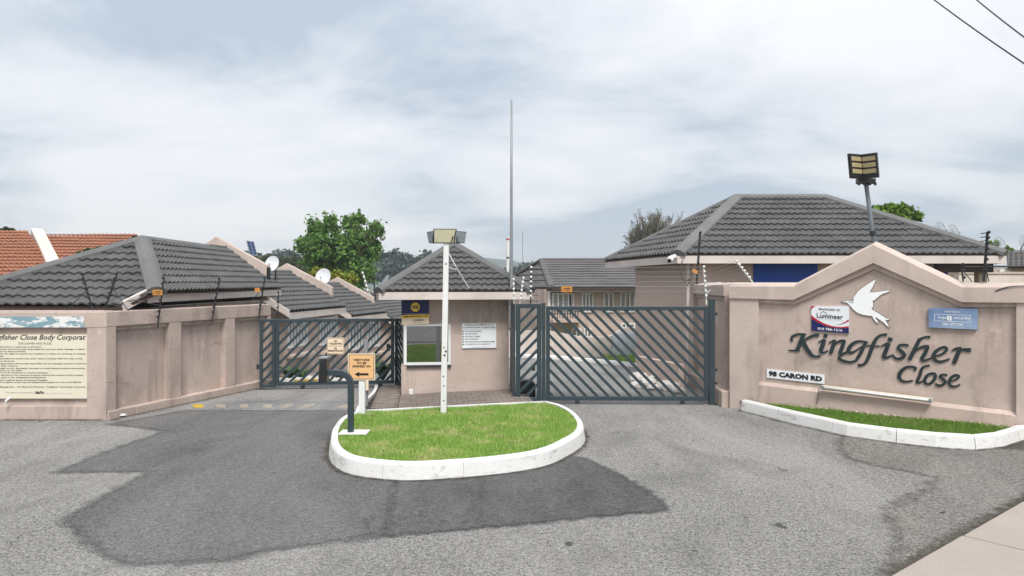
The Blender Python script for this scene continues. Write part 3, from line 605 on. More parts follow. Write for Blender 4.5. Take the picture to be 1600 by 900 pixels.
def name_wall():
    t = thing('name_wall', 'beige gabled entrance wall carrying the estate name and white bird', 'wall', SW.pt(2.4, 0))
    sA, sB, sC = SW.at(1240)[0], SW.at(1365)[0], SW.at(1503)[0]; s0, s1 = SW.at(1185)[0], SW.at(1588)[0]; zT, zP, END = 2.285, SW.at(1365, 376)[1], 6.2
    top = [(0.0, zT), (sA, zT), (sB, zP), (sC, zT), (END, zT)]; tv = [0.285, 0.30, 0.365, 0.30, 0.285]
    mb = MB(); SW.prism(mb, [(0.02, -0.1), (END - .02, -0.1), (END - .02, zT - .1), (sC, zT - .1), (sB, zP - .12), (sA, zT - .1), (0.02, zT - .1)], -0.30, -0.075); part(t, 'recessed_panel', mb, 'plaster')
    cm = MB(); n = len(top); prof = lambda i: [(0.032, top[i][1] - tv[i]), (0.032, top[i][1] - 0.075), (0.022, top[i][1] - 0.062), (-0.27, top[i][1]), (-0.32, top[i][1] - tv[i])]
    for i in range(n - 1):
        a = [SW.pt(top[i][0], z, d) for d, z in prof(i)]; b = [SW.pt(top[i + 1][0], z, d) for d, z in prof(i + 1)]; fs = [(k, (k + 1) % 5, 5 + (k + 1) % 5, 5 + k) for k in range(5)]
        if i == 0: fs.append((4, 3, 2, 1, 0))
        if i == n - 2: fs.append((5, 6, 7, 8, 9))
        cm.add(a + b, fs)
    part(t, 'coping', cm, 'coping')
    sm = MB(); lo = [(s, z - v) for (s, z), v in zip(top, tv)]; st = [0.075, 0.08, 0.095, 0.08, 0.075]; lo[0] = (s0 + .002, lo[0][1]); lo[-1] = (s1 - .002, lo[-1][1])
    for i in range(n - 1):
        (a, za), (b, zb) = lo[i], lo[i + 1]; SW.prism(sm, [(a, za - st[i]), (b, zb - st[i + 1]), (b, zb + .01), (a, za + .01)], -0.08, -0.028)
    part(t, 'moulding', sm, 'plaster'); zl = lo[0][1]
    part(t, 'pilaster', SW.box(MB(), 0.0, s0, -0.1, zl + .005, -0.305, 0.0), 'plaster_light'); part(t, 'pilaster', SW.box(MB(), s1, END, -0.1, zl + .005, -0.305, 0.0), 'plaster_light')
    zl0, zl1 = SW.at(1200, 601)[1], SW.at(1588, 648)[1]; pm = MB(); d0, d1 = -0.08, 0.0
    pm.hexa([SW.pt(s0 + .001, -0.1, d1 + .03), SW.pt(s1 - .001, -0.1, d1 + .03), SW.pt(s1 - .001, -0.1, d0), SW.pt(s0 + .001, -0.1, d0), SW.pt(s0 + .001, zl0 - .02, d1), SW.pt(s1 - .001, zl1 - .02, d1), SW.pt(s1 - .001, zl1 + .04, d0), SW.pt(s0 + .001, zl0 + .04, d0)]); part(t, 'plinth', pm, 'plaster')
    # side wall running back along the drive
    t = thing('drive_wall', 'beige plastered wall running back along the right drive behind the gate', 'wall', RW.pt(3, 0)); Lr = 5.95; zt = 2.285
    part(t, 'recessed_panel', RW.box(MB(), 0.32, Lr, -0.1, zt - .1, -0.28, -0.085), 'plaster')
    cm = MB(); prof = [(0.03, zt - .25), (0.03, zt - .055), (0.02, zt - .045), (-0.27, zt - .003), (-0.30, zt - .25)]
    cm.add([RW.pt(0.30, z, d) for d, z in prof] + [RW.pt(Lr, z, d) for d, z in prof], [(k, (k + 1) % 5, 5 + (k + 1) % 5, 5 + k) for k in range(5)] + [(4, 3, 2, 1, 0), (5, 6, 7, 8, 9)]); part(t, 'coping', cm, 'coping')
    e = [0.30, 0.42, RW.at(1072)[0], RW.at(1066)[0] + .2, RW.at(1056)[0], Lr]
    for a, b in ((e[0], e[1]), (e[2], e[3]), (e[4], e[5])): part(t, 'pilaster', RW.box(MB(), a, b, 0.3, zt - .25, -0.09, 0.0), 'plaster')
    for a, b in ((e[1], e[2]), (e[3], e[4])): part(t, 'lintel_step', RW.box(MB(), a + .001, b - .001, zt - .33, zt - .252, -0.09, -0.045), 'plaster')
    part(t, 'plinth', RW.box(MB(), 0.05, Lr, -0.1, 0.30, -0.27, 0.13), 'plaster', bevel=0.015)
name_wall()
# ---- cut-out lettering and bird on the name wall
def Z5(x, y): return 1230 + x / 9.0, 480 + y / 9.0
def Z6(x, y): return 1370 + x / 6.431, 480 + y / 6.431
LET1 = [('K', Z5, [[(72, 480, 30), (58, 448, 34), (78, 408, 36), (140, 382, 28), (205, 374, 20), (264, 378, 16)], [(232, 378, 54), (200, 465, 62), (165, 548, 56), (120, 604, 26)], [(22, 604, 16), (100, 609, 24), (182, 604, 18)], [(228, 478, 22), (285, 436, 30), (350, 405, 38), (400, 392, 40), (446, 392, 42)], [(222, 470, 44), (255, 545, 60), (300, 622, 58), (352, 677, 44), (412, 694, 28), (466, 682, 36)]]),
        ('i', Z5, [[(512, 396, 50), (564, 408, 50)], [(438, 491, 10), (490, 470, 26), (528, 458, 30)], [(522, 455, 56), (500, 530, 60), (476, 600, 58), (482, 634, 40), (522, 634, 24), (574, 607, 16)]]),
        ('n', Z5, [[(583, 502, 10), (640, 474, 28), (682, 465, 30)], [(668, 465, 50), (640, 560, 52), (608, 655, 52)], [(648, 548, 12), (700, 497, 26), (760, 472, 36), (818, 476, 34)], [(800, 475, 52), (775, 560, 54), (744, 636, 50), (764, 662, 36), (838, 622, 16)]]),
        ('g', Z5, [[(1136, 492, 18), (1040, 477, 26), (955, 492, 38), (890, 545, 52), (862, 603, 54), (888, 640, 40), (960, 612, 22), (1060, 540, 14)], [(1106, 490, 44), (1055, 600, 50), (1005, 690, 50), (965, 752, 36)], [(978, 748, 30), (880, 772, 30), (785, 752, 38), (728, 716, 40), (752, 682, 24), (800, 656, 18), (880, 632, 14)]]),
        ('f', Z5, [[(1402, 386, 38), (1340, 386, 28), (1282, 412, 34), (1232, 475, 50), (1192, 570, 54), (1152, 680, 52), (1108, 772, 42), (1050, 812, 30), (996, 812, 44)], [(1118, 535, 14), (1302, 546, 16)]]),
        ('i', Z6, [[(112, 318, 38), (156, 328, 38)], [(42, 392, 10), (90, 370, 22), (128, 364, 22)], [(118, 364, 40), (95, 430, 42), (72, 488, 42), (88, 507, 26), (168, 477, 12)]]),
        ('s', Z6, [[(318, 386, 26), (270, 376, 20), (226, 386, 24), (216, 416, 30), (255, 450, 36), (277, 482, 36), (250, 511, 28), (195, 516, 22), (158, 478, 16)]]),
        ('h', Z6, [[(538, 298, 26), (478, 300, 18), (430, 325, 30)], [(432, 316, 34), (392, 400, 40), (356, 470, 40), (328, 530, 38)], [(382, 442, 10), (440, 405, 24), (490, 394, 30), (524, 398, 26)], [(512, 398, 38), (486, 460, 40), (453, 518, 36), (475, 536, 24), (550, 508, 12)]]),
        ('e', Z6, [[(578, 492, 12), (650, 472, 20), (702, 430, 28), (690, 402, 24), (648, 406, 22), (595, 442, 34), (568, 490, 38), (594, 536, 32), (650, 546, 24), (732, 518, 14)]]),
        ('r', Z6, [[(753, 436, 12), (800, 416, 26), (852, 408, 22)], [(838, 410, 38), (806, 490, 44), (774, 568, 42)], [(818, 452, 12), (868, 426, 26), (915, 430, 38), (946, 432, 42)]])]
LET2 = [('C', Z6, [[(382, 642, 14), (386, 612, 30), (346, 597, 22), (290, 606, 26), (240, 650, 38), (225, 700, 38), (250, 738, 28), (300, 748, 20), (362, 736, 16)]]),
        ('l', Z6, [[(532, 586, 18), (482, 592, 18), (452, 622, 30), (430, 690, 34), (404, 748, 30), (428, 757, 20), (472, 735, 10)]]),
        ('o', Z6, [[(560, 664, 22), (515, 678, 26), (485, 720, 34), (486, 758, 28), (520, 772, 22), (562, 745, 30), (589, 700, 34), (580, 668, 24), (545, 664, 22)]]),
        ('s', Z6, [[(708, 682, 20), (668, 676, 18), (636, 692, 26), (660, 720, 28), (690, 746, 28), (660, 780, 24), (616, 785, 22), (588, 764, 16)]]),
        ('e', Z6, [[(732, 747, 10), (790, 727, 16), (825, 697, 24), (800, 680, 18), (755, 700, 28), (728, 745, 32), (740, 785, 26), (785, 796, 18), (838, 774, 12)]])]
def lettering(name, label, letters):
    t = thing(name, label, 'lettering', SW.pt(2.2, 1.0, -0.07)); q = 0
    for ch, zf, strokes in letters:
        mb = MB()
        for i, st in enumerate(strokes): ribbon(mb, [(x, y, w * 1.02) for x, y, w in st], lambda x, y, d: SW.at3(*zf(x, y), d), -0.078, -0.056 + 0.0007 * i)
        part(t, 'letter', mb, 'letter_steel')
lettering('cursive_lettering', 'long upper word in dark green cursive cut-out letters on the name wall', LET1)
lettering('cursive_lettering', 'short lower word in dark green cursive cut-out letters on the name wall', LET2)
def bird():
    pts = [(140, 405), (215, 408), (235, 398), (290, 398), (335, 412), (330, 360), (355, 320), (405, 250), (480, 190), (570, 130), (640, 85), (680, 66), (672, 100), (635, 180), (585, 270), (660, 265), (760, 252), (850, 238), (900, 240), (890, 258), (800, 288), (745, 318), (720, 345), (690, 362), (672, 385), (630, 405), (640, 440), (640, 490), (612, 530), (680, 570), (760, 620), (830, 665), (905, 695), (830, 700), (865, 760), (895, 820), (850, 785), (800, 735), (755, 705), (715, 680), (685, 655), (672, 672), (710, 715), (728, 755), (690, 735), (655, 695), (625, 640), (560, 632), (480, 620), (400, 590), (340, 545), (290, 490), (240, 435), (205, 425)]
    t = thing('bird_emblem', 'white flying bird silhouette with long forked tail on the name wall', 'emblem', SW.pt(2.3, 1.8))
    px = [(1300 + x / 10, 430 + y / 10) for x, y in pts]; c = (1351, 471)
    big = inset([Vector(p) for p in px], -0.55); 
    for nm, poly, d0, d1, m in (('dark_backing', big, -0.078, -0.062, 'ink'), ('white_face', px, -0.0615, -0.055, 'bird_white')):
        mb = MB(); fr = [SW.at(x, y, -0.04) for x, y in poly]; bm = bmesh.new(); vs = [bm.verts.new(SW.pt(a, z, d1)) for a, z in fr]; es = [bm.edges.new((vs[i], vs[(i + 1) % len(vs)])) for i in range(len(vs))]
        r = bmesh.ops.triangle_fill(bm, use_beauty=True, edges=es); ext = bmesh.ops.extrude_face_region(bm, geom=bm.faces[:]); v = N3(SW) * (d0 - d1)
        bmesh.ops.translate(bm, vec=v, verts=[g for g in ext['geom'] if isinstance(g, bmesh.types.BMVert)]); bmesh.ops.recalc_face_normals(bm, faces=bm.faces)
        me = bpy.data.meshes.new(nm); bm.to_mesh(me); bm.free(); link(nm, me, m, t)
    ey = MB(); eye = [(238, 415), (285, 408), (335, 430), (330, 440), (290, 428)]; SW.prism(ey, [SW.at(1300 + x / 10, 430 + y / 10, -0.035) for x, y in eye], -0.056, -0.053); part(t, 'eye_stripe', ey, 'grey_ink')
bird()
def quad_sign(name, label, cat, fr, px, mat, d0, d1):   # px: tl, tr, br, bl
    t = thing(name, label, cat, fr.at3(*px[3], d1)); mb = MB(); fr.prism(mb, [fr.at(x, y, d1) for x, y in (px[3], px[2], px[1], px[0])], d0, d1); part(t, 'panel', mb, mat)
    bl, br, tl = fr.at3(*px[3], d1 + .003), fr.at3(*px[2], d1 + .003), fr.at3(*px[0], d1 + .003); ux, uz = (br - bl), (tl - bl)
    def put(body, a, b, w, h, m, bold=0.0, shear=0.0, center=True): return text(t, body, bl + ux * a + uz * b + N3(fr) * 0.003, ux.normalized(), uz.normalized(), m, width=ux.length * w, height=uz.length * h, bold=bold, shear=shear, center=center)
    def shape(nm, poly, m, off=0.0): 
        n = N3(fr) * off; return part(t, nm, MB().add([bl + ux * a + uz * b + n for a, b in poly], [tuple(range(len(poly)))]), m, fix=False)
    return t, put, shape
def wall_signs():
    t, put, shp = quad_sign('street_number_sign', 'white strip sign with black street address low on the name wall', 'sign', SW, [(1198, 576.5), (1288, 586), (1288, 600), (1198, 590)], 'sign_white', -0.074, -0.055)
    put('98 CARON RD', 0.5, 0.22, 0.93, 0.60, 'ink', 0.055)
    t, put, shp = quad_sign('managing_agent_sign', 'white, red and navy agent sign beside the white bird', 'sign', SW, [(1267.5, 478), (1326.5, 478.5), (1326.5, 521), (1268, 516.5)], 'sign_white', -0.074, -0.050)
    arc = lambda f, a0, a1, n=14: [(a0 + (a1 - a0) * i / n, f(a0 + (a1 - a0) * i / n)) for i in range(n + 1)]
    f1 = lambda x: 0.50 - 0.42 * math.sin(math.pi * min(1, x * 0.92) * 0.62); f2 = lambda x: 0.64 - 0.44 * math.sin(math.pi * min(1, x * 0.95) * 0.60)
    lo = lambda x: 0.53 - 1.05 * x * (1 - x * 0.62); hi = lambda x: 0.66 - 1.22 * x * (1 - x * 0.72)
    shp('print', [(0, 0), (1, 0), (1, 0.20)] + [(x, max(0.16, 0.50 - 0.95 * x * (1 - 0.72 * x))) for x in np.linspace(1, 0, 14)], 'navy')
    shp('print', [(x, max(0.165, 0.505 - 0.95 * x * (1 - 0.72 * x))) for x in np.linspace(0, 1, 14)] + [(x, max(0.19, 0.63 - 1.12 * x * (1 - 0.70 * x))) for x in np.linspace(1, 0, 14)], 'red', 0.001)
    shp('print', [(x, 0.28 + 0.28 * ((x - .55) / .45) ** 2) for x in np.linspace(0.55, 1, 8)] + [(x, 0.28 + 0.20 * ((x - .55) / .45) ** 2) for x in np.linspace(1, 0.55, 8)], 'red', 0.0016)
    shp('print', [(0, 1), (0.12, 1), (0.05, 0.94), (0, 0.85)], 'red', 0.001); shp('print', [(0, 0), (1, 0), (1, 0.19), (0, 0.19)], 'navy', 0.0022)
    put('MANAGED BY', 0.5, 0.86, 0.58, 0.075, 'ink', 0.012); put('Lumineer', 0.5, 0.54, 0.70, 0.19, 'ink', 0.012); put('Property Management (Pty) Ltd', 0.52, 0.475, 0.66, 0.04, 'grey_ink')
    shp('print', [(0.24, 0.70), (0.33, 0.80), (0.43, 0.70), (0.43, 0.725), (0.33, 0.825), (0.24, 0.725)], 'ink')
    o = put('010 786-1216', 0.5, 0.055, 0.66, 0.10, 'sign_white', 0.02); o.location += N3(SW) * 0.004
    t, put, shp = quad_sign('security_company_sign', 'small blue security sign below the right coping of the name wall', 'sign', SW, [(1451, 481), (1528, 482.5), (1527, 515), (1451, 511.5)], 'sign_blue', -0.074, -0.024)
    put('MONITORED BY', 0.5, 0.80, 0.32, 0.075, 'sign_white', 0.01); put('hope', 0.30, 0.42, 0.19, 0.20, 'sign_white', 0.01); put('security', 0.69, 0.42, 0.33, 0.20, 'sign_white', 0.01); put('086 177 7109', 0.5, 0.13, 0.42, 0.14, 'sign_white', 0.02)
    for q in ([(.12, .34), (.87, .34), (.87, .36), (.12, .36)], [(.12, .68), (.87, .68), (.87, .70), (.12, .70)], [(.12, .36), (.13, .36), (.13, .68), (.12, .68)], [(.86, .36), (.87, .36), (.87, .68), (.86, .68)], [(.39, .40), (.43, .40), (.43, .64), (.39, .64)], [(.44, .38), (.48, .38), (.48, .62), (.44, .62)]): shp('print', q, 'sign_white')
wall_signs()
def strip_light():
    a, b = SW.at(1284, 605, 0.05), SW.at(1457, 626, 0.05); t = thing('fluorescent_fitting', 'long weathered tube light fitting lying along the foot of the name wall', 'light', SW.pt(a[0], a[1], 0.04))
    p0, p1 = SW.pt(a[0], a[1], 0.045), SW.pt(b[0], b[1], 0.045); d = (p1 - p0); c = (p0 + p1) / 2; n = N3(SW); up = V(0, 0, 1)
    part(t, 'tray', MB().obox(c, d / 2, n * 0.035, up * 0.036), 'tube_white', bevel=0.008); part(t, 'tube', MB().tube([p0 + d * .03 + n * 0.055 + up * .004, p1 - d * .03 + n * 0.055 + up * .004], 0.018, 10), 'white_paint', smooth=True)
    for k in (0.015, 0.985): part(t, 'end_cap', MB().obox(p0 + d * k + n * .045, d * 0.012, n * 0.03, up * 0.034), 'galvanised', bevel=0.006)
    part(t, 'cable', MB().tube([p0 + n * -.0, p0 - d * .03 - up * .04, p0 - d * .035 - up * .16, p0 - d * 0.05 - up * 0.3], 0.006, 5), 'cable')
strip_light()

# ------------------------------------------------------------------ gates
def bar_set(t, fr, a0, a1, z0, z1, sign, step, w=0.054, th=0.019, ang=46, phase=0.0):
    dx, dz = math.cos(R(ang)) * sign, math.sin(R(ang)); hh = z1 - z0; run = hh / math.tan(R(ang)); k = a0 - (run if sign > 0 else 0) + phase
    while k < a1 + (run if sign < 0 else 0):
        # line through (k, z0) rising along sign
        tt = []
        for T in (0.0, hh / dz): tt.append(T)
        lo, hi = 0.0, hh / dz
        for lim, s in ((a0, 1), (a1, -1)):
            if dx * s > 0: lo = max(lo, (lim - k) / dx)
            else: hi = min(hi, (lim - k) / dx)
        if hi - lo > 0.08:
            lo -= 0.02; hi += 0.02; ca, cz = k + dx * (lo + hi) / 2, z0 + dz * (lo + hi) / 2; ax = (U3(fr) * dx + V(0, 0, dz)) * (hi - lo) / 2; ay = (U3(fr) * -dz + V(0, 0, dx)) * w / 2
            part(t, 'bar', MB().obox(fr.pt(ca, cz), ax, ay, N3(fr) * th), 'gate_steel')
        k += step
def rect_frame(fr, a0, a1, z0, z1, w, d=0.032, wt=None):
    mb = MB(); wt = wt or w; fr.box(mb, a0, a0 + w, z0, z1, -d, d); fr.box(mb, a1 - w, a1, z0, z1, -d, d); fr.box(mb, a0 + w, a1 - w, z1 - wt, z1, -d * .98, d * .98); fr.box(mb, a0 + w, a1 - w, z0, z0 + wt, -d * .98, d * .98); return mb
def wheels(t, fr, aa, z):
    for a in aa: part(t, 'wheel', MB().tube([fr.pt(a, z, -0.02), fr.pt(a, z, 0.02)], z - 0.006, 12), 'dark_steel', smooth=False); part(t, 'wheel_bracket', fr.box(MB(), a - .045, a + .045, z, z + .075, -0.028, 0.028), 'gate_steel')
RG = Frame((0.0, 13.85), (1, -0.022), (-0.022, -1))
def right_gates():
    a = lambda x: RG.at(x)[0]; zt = lambda y: H - (y - YH) / F * 13.83
    t = thing('sliding_gate', 'wide slate blue steel gate with falling diagonal bars across the right drive', 'gate', RG.pt(2.1, 0)); a0, a1 = a(853), a(1106); z1, z0 = zt(478.5), 0.075
    part(t, 'frame', rect_frame(RG, a0, a1, z0, z1, 0.075), 'gate_steel', bevel=0.005); bar_set(t, RG, a0 + .07, a1 - .07, z0 + .07, z1 - .07, -1, 0.2085, phase=0.06); wheels(t, RG, (a(902), a(1066)), 0.05)
    t = thing('gate_side_panel', 'narrow slate blue steel panel with rising bars beside the guard hut', 'gate panel', RG.pt(0.3, 0)); b0, b1 = a(806), a(846); z2 = zt(474.5)
    part(t, 'frame', rect_frame(RG, b0, b1, 0.04, z2, 0.085, 0.036), 'gate_steel', bevel=0.005); bar_set(t, RG, b0 + .08, b1 - .08, .12, z2 - .08, 1, 0.2085, phase=0.05)
    part(t, 'post', RG.box(MB(), a(846.5), a(852.3), 0, z2 + .02, -0.045, 0.045), 'gate_steel', bevel=0.005)
    sr = Frame(RG.pt(b0 - .03, 0).xy, Vector((-0.02, 14.86)) - RG.pt(b0 - .03, 0).xy, (-1, -.1)); Ls = 0.98; part(t, 'return_frame', rect_frame(sr, 0.0, Ls, 0.03, z2, 0.06, 0.02), 'gate_steel'); bar_set(t, sr, 0.05, Ls - .05, .08, z2 - .06, 1, 0.15)
    part(t, 'lock_box', RG.box(MB(), a(831), a(836), 0.62, 0.72, -0.12, -0.03), 'black_plastic')
    t = thing('gate_post', 'slate blue square steel post at the right end of the wide gate', 'post', RG.pt(a(1112), 0)); part(t, 'shaft', RG.box(MB(), a(1107.5), a(1116), -0.02, zt(466), -0.05, 0.06), 'gate_steel', bevel=0.006)
    for y in (488, 575, 596): part(t, 'catch', RG.box(MB(), a(1116), a(1120.5), zt(y + 4), zt(y), -0.02, 0.03), 'dark_steel', bevel=0.004)
    t = thing('gate_motor', 'black domed gate motor behind the narrow steel panel', 'gate motor', (0.28, 14.15, 0)); mb = MB(); n = 10; c = [( -0.17 * math.cos(math.pi * i / n), 0.30 + 0.12 * math.sin(math.pi * i / n)) for i in range(n + 1)]
    mb.prism([V(0.28 + x, 14.08, z) for x, z in [(-0.17, 0.0)] + c + [(0.17, 0.0)]], (0, 0.2, 0)); part(t, 'cover', mb, 'black_plastic', bevel=0.01); part(t, 'base_plate', MB().box(0.06, 0.5, 14.03, 14.33, 0.003, 0.02), 'dark_steel')
    solo('gate_rail', MB().tube([RG.pt(a0 - .2, 0.012, 0), RG.pt(a1 + .3, 0.012, 0)], 0.012, 6), 'dark_steel', 'thin steel ground rail under the wide right gate', 'rail')
right_gates()
LG = Frame((-5.36, 15.65), (2.73, .38), (.38, -2.73))
def left_gates():
    a = lambda x: LG.at(x)[0]; z1, z0 = 1.50, 0.085
    t = thing('sliding_gate', 'slate blue steel gate with rising diagonal bars across the left drive', 'gate', LG.pt(1.5, 0)); a0, a1 = a(431), a(616)
    part(t, 'frame', rect_frame(LG, a0, a1, z0, z1, 0.07), 'gate_steel', bevel=0.005); bar_set(t, LG, a0 + .065, a1 - .065, z0 + .06, z1 - .06, 1, 0.203, w=0.056, phase=0.05); wheels(t, LG, (a(473), a(594)), 0.055)
    t = thing('gate_side_panel', 'narrow slate blue steel panel joining the left gate to the wall', 'gate panel', LG.pt(0.1, 0)); b0, b1 = a(406), a(430.5)
    part(t, 'frame', rect_frame(LG, b0, b1, 0.05, z1 + .003, 0.062, 0.036), 'gate_steel', bevel=0.005); bar_set(t, LG, b0 + .06, b1 - .06, .1, z1 - .06, 1, 0.203, w=0.056); part(t, 'stop_bracket', LG.box(MB(), a(401), a(406), 0.44, 0.54, -0.03, 0.03), 'dark_steel')
    sr = Frame(LG.pt(a1 + .02, 0).xy, Vector((-2.16, 15.5)) - LG.pt(a1 + .02, 0).xy, (-.7, -.7)); t = thing('gate_return_panel', 'slate blue steel panel closing the gap from left gate to hut', 'gate panel', sr.pt(0.3, 0)); Ls = 0.62
    part(t, 'frame', rect_frame(sr, 0.03, Ls, 0.06, z1, 0.05, 0.025), 'gate_steel'); bar_set(t, sr, 0.07, Ls - .05, .1, z1 - .05, -1, 0.15, w=0.04)
    solo('gate_rail', MB().tube([LG.pt(-0.1, 0.012), LG.pt(a1 + .1, 0.012)], 0.012, 6), 'dark_steel', 'thin steel ground rail under the left gate', 'rail')
    t, put, shp = quad_sign('tailgating_sign', 'small pale square no tailgating sign hung on the left gate', 'sign', LG, [(511, 527.5), (537.5, 527.5), (537.5, 553.5), (511, 553.5)], 'sign_pale', 0.036, 0.044)
    put('NO', 0.5, 0.74, 0.16, 0.10, 'ink', 0.03); put('TAILGATING', 0.5, 0.59, 0.74, 0.10, 'ink', 0.03); put('NO', 0.5, 0.31, 0.16, 0.10, 'ink', 0.03); put('PEDESTRIANS', 0.5, 0.16, 0.86, 0.10, 'ink', 0.03); shp('print', [(.1, .48), (.9, .48), (.9, .495), (.1, .495)], 'brown_ink')
    for q in ([(.03, .03), (.97, .03), (.97, .05), (.03, .05)], [(.03, .95), (.97, .95), (.97, .97), (.03, .97)], [(.03, .05), (.05, .05), (.05, .95), (.03, .95)], [(.95, .05), (.97, .05), (.97, .95), (.95, .95)]): shp('border', q, 'brown_ink')
left_gates()

# ------------------------------------------------------------------ guard hut
A, B = Vector((-2.196, 14.6)), Vector((-.065, 14.85)); HF = Frame(A, B - A, ((B - A).y, -(B - A).x)); HL = (B - A).length; HD = 2.2
def guard_hut():
    t = thing('guard_hut', 'small beige guard hut with grey pyramid tile roof between the gates', 'guard hut', (-1.1, 15.7, 0)); bx = HF.box; zc = 1.99
    w0, w1 = 0.045, HF.at(704)[0]; z0, z1 = HF.at(670, 570)[1], HF.at(670, 507)[1]
    mb = MB(); bx(mb, 0, HL, -0.1, z0, -0.11, 0); bx(mb, 0, HL, z1, zc, -0.11, 0); bx(mb, w1, HL, z0, z1, -0.11, 0); part(t, 'front_wall', mb, 'plaster')
    mb = MB(); bx(mb, 0, .11, -0.1, z0, -HD, -0.111); bx(mb, 0, .11, z1, zc, -HD, -0.111); bx(mb, 0, .11, z0, z1, -HD, -1.0); part(t, 'side_wall', mb, 'plaster')
    part(t, 'side_wall', bx(MB(), HL - .11, HL, -0.1, zc, -HD, -0.111), 'plaster'); part(t, 'back_wall', bx(MB(), 0.111, HL - .111, -0.1, zc, -HD, -HD + .11), 'plaster'); part(t, 'floor', bx(MB(), .112, HL - .112, 0.0, 0.06, -HD + .112, -.112), 'interior'); part(t, 'ceiling', bx(MB(), .112, HL - .112, zc - .05, zc - .003, -HD + .112, -.112), 'interior')
    w = part(t, 'window', (lambda m: (bx(m, w0, w0 + .06, z0, z1, -0.09, 0.015), bx(m, w1 - .045, w1, z0, z1, -0.09, 0.01), bx(m, w0 + .06, w1 - .045, z0 + .0, z0 + .05, -0.09, 0.012), bx(m, w0 + .06, w1 - .045, z1 - .03, z1, -0.09, 0.012))[0] and m)(MB()) , 'white_paint')
    til = math.tan(R(1.6)); gz0, gz1 = z0 + .05, z1 - .03; dd = (gz1 - gz0) * til
    g = MB(); g.add([HF.pt(w0 + .06, gz0, -0.02), HF.pt(w1 - .045, gz0, -0.02), HF.pt(w1 - .045, gz1, -0.02 + 0), HF.pt(w0 + .06, gz1, -0.02)], [(0, 1, 2, 3)]); g = MB()
    q = [HF.pt(w0 + .062, gz0 + .002, 0.004 - dd), HF.pt(w1 - .047, gz0 + .002, 0.004 - dd), HF.pt(w1 - .047, gz1 - .002, 0.004), HF.pt(w0 + .062, gz1 - .002, 0.004)]; g.prism(q, tuple(N3(HF) * -0.008)); part(w, 'pane', g, 'booth_glass')
    part(w, 'sill', bx(MB(), w0 + .06, w1 + .01, z0 - .045, z0 - .002, -0.02, 0.05), 'dark_steel', bevel=0.006)
    g = MB(); HF.box(g, 0.02, 0.028, z0 + .001, z1 - .001, -0.998, -0.1125); part(t, 'side_pane', g, 'booth_glass')
    part(t, 'meter_box', bx(MB(), 0.15, 0.235, 0.04, 0.16, 0.002, 0.06), 'white_paint', bevel=0.008)
    # roof
    ov = 0.45; ze = 2.115; c0 = (-ov, ov); pt = lambda a, d, z: HF.pt(a, z, d); f = 0.42
    a0, a1, d1, d0 = -0.42, HL + 0.42, 0.42, -HD - 0.42; ap = pt((a0 + a1) / 2, (d0 + d1) / 2, 3.09); c = [pt(a0, d1, ze), pt(a1, d1, ze), pt(a1, d0, ze), pt(a0, d0, ze)]
    rm = MB()
    for i in range(4): under(rm, [c[i], c[(i + 1) % 4], ap], 0.03)
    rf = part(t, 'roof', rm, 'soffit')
    for i in range(4): roof_face(rf, [c[i], c[(i + 1) % 4], ap], 'tile_grey', 0.285, 0.205, 2, 0.026, 0.038)
    for i in range(4): m = MB(); cap_strip(m, c[i] + V(0, 0, .015), ap + V(0, 0, .02), 0.10, 0.075); part(rf, 'hip_cap', m, 'hip_grey')
    i_ = lambda p: p
    for i in range(4):
        m = MB(); p0, p1 = c[i], c[(i + 1) % 4]; d = (p1 - p0).normalized(); board(m, p0 + d * .02 - V(0, 0, .02), p1 - d * .02 - V(0, 0, .02), 0.145, 0.03); part(rf, 'fascia', m, 'fascia')
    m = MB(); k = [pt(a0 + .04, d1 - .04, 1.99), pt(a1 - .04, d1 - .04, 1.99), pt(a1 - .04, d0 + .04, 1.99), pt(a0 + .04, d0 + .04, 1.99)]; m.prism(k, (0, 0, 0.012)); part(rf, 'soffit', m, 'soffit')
guard_hut()
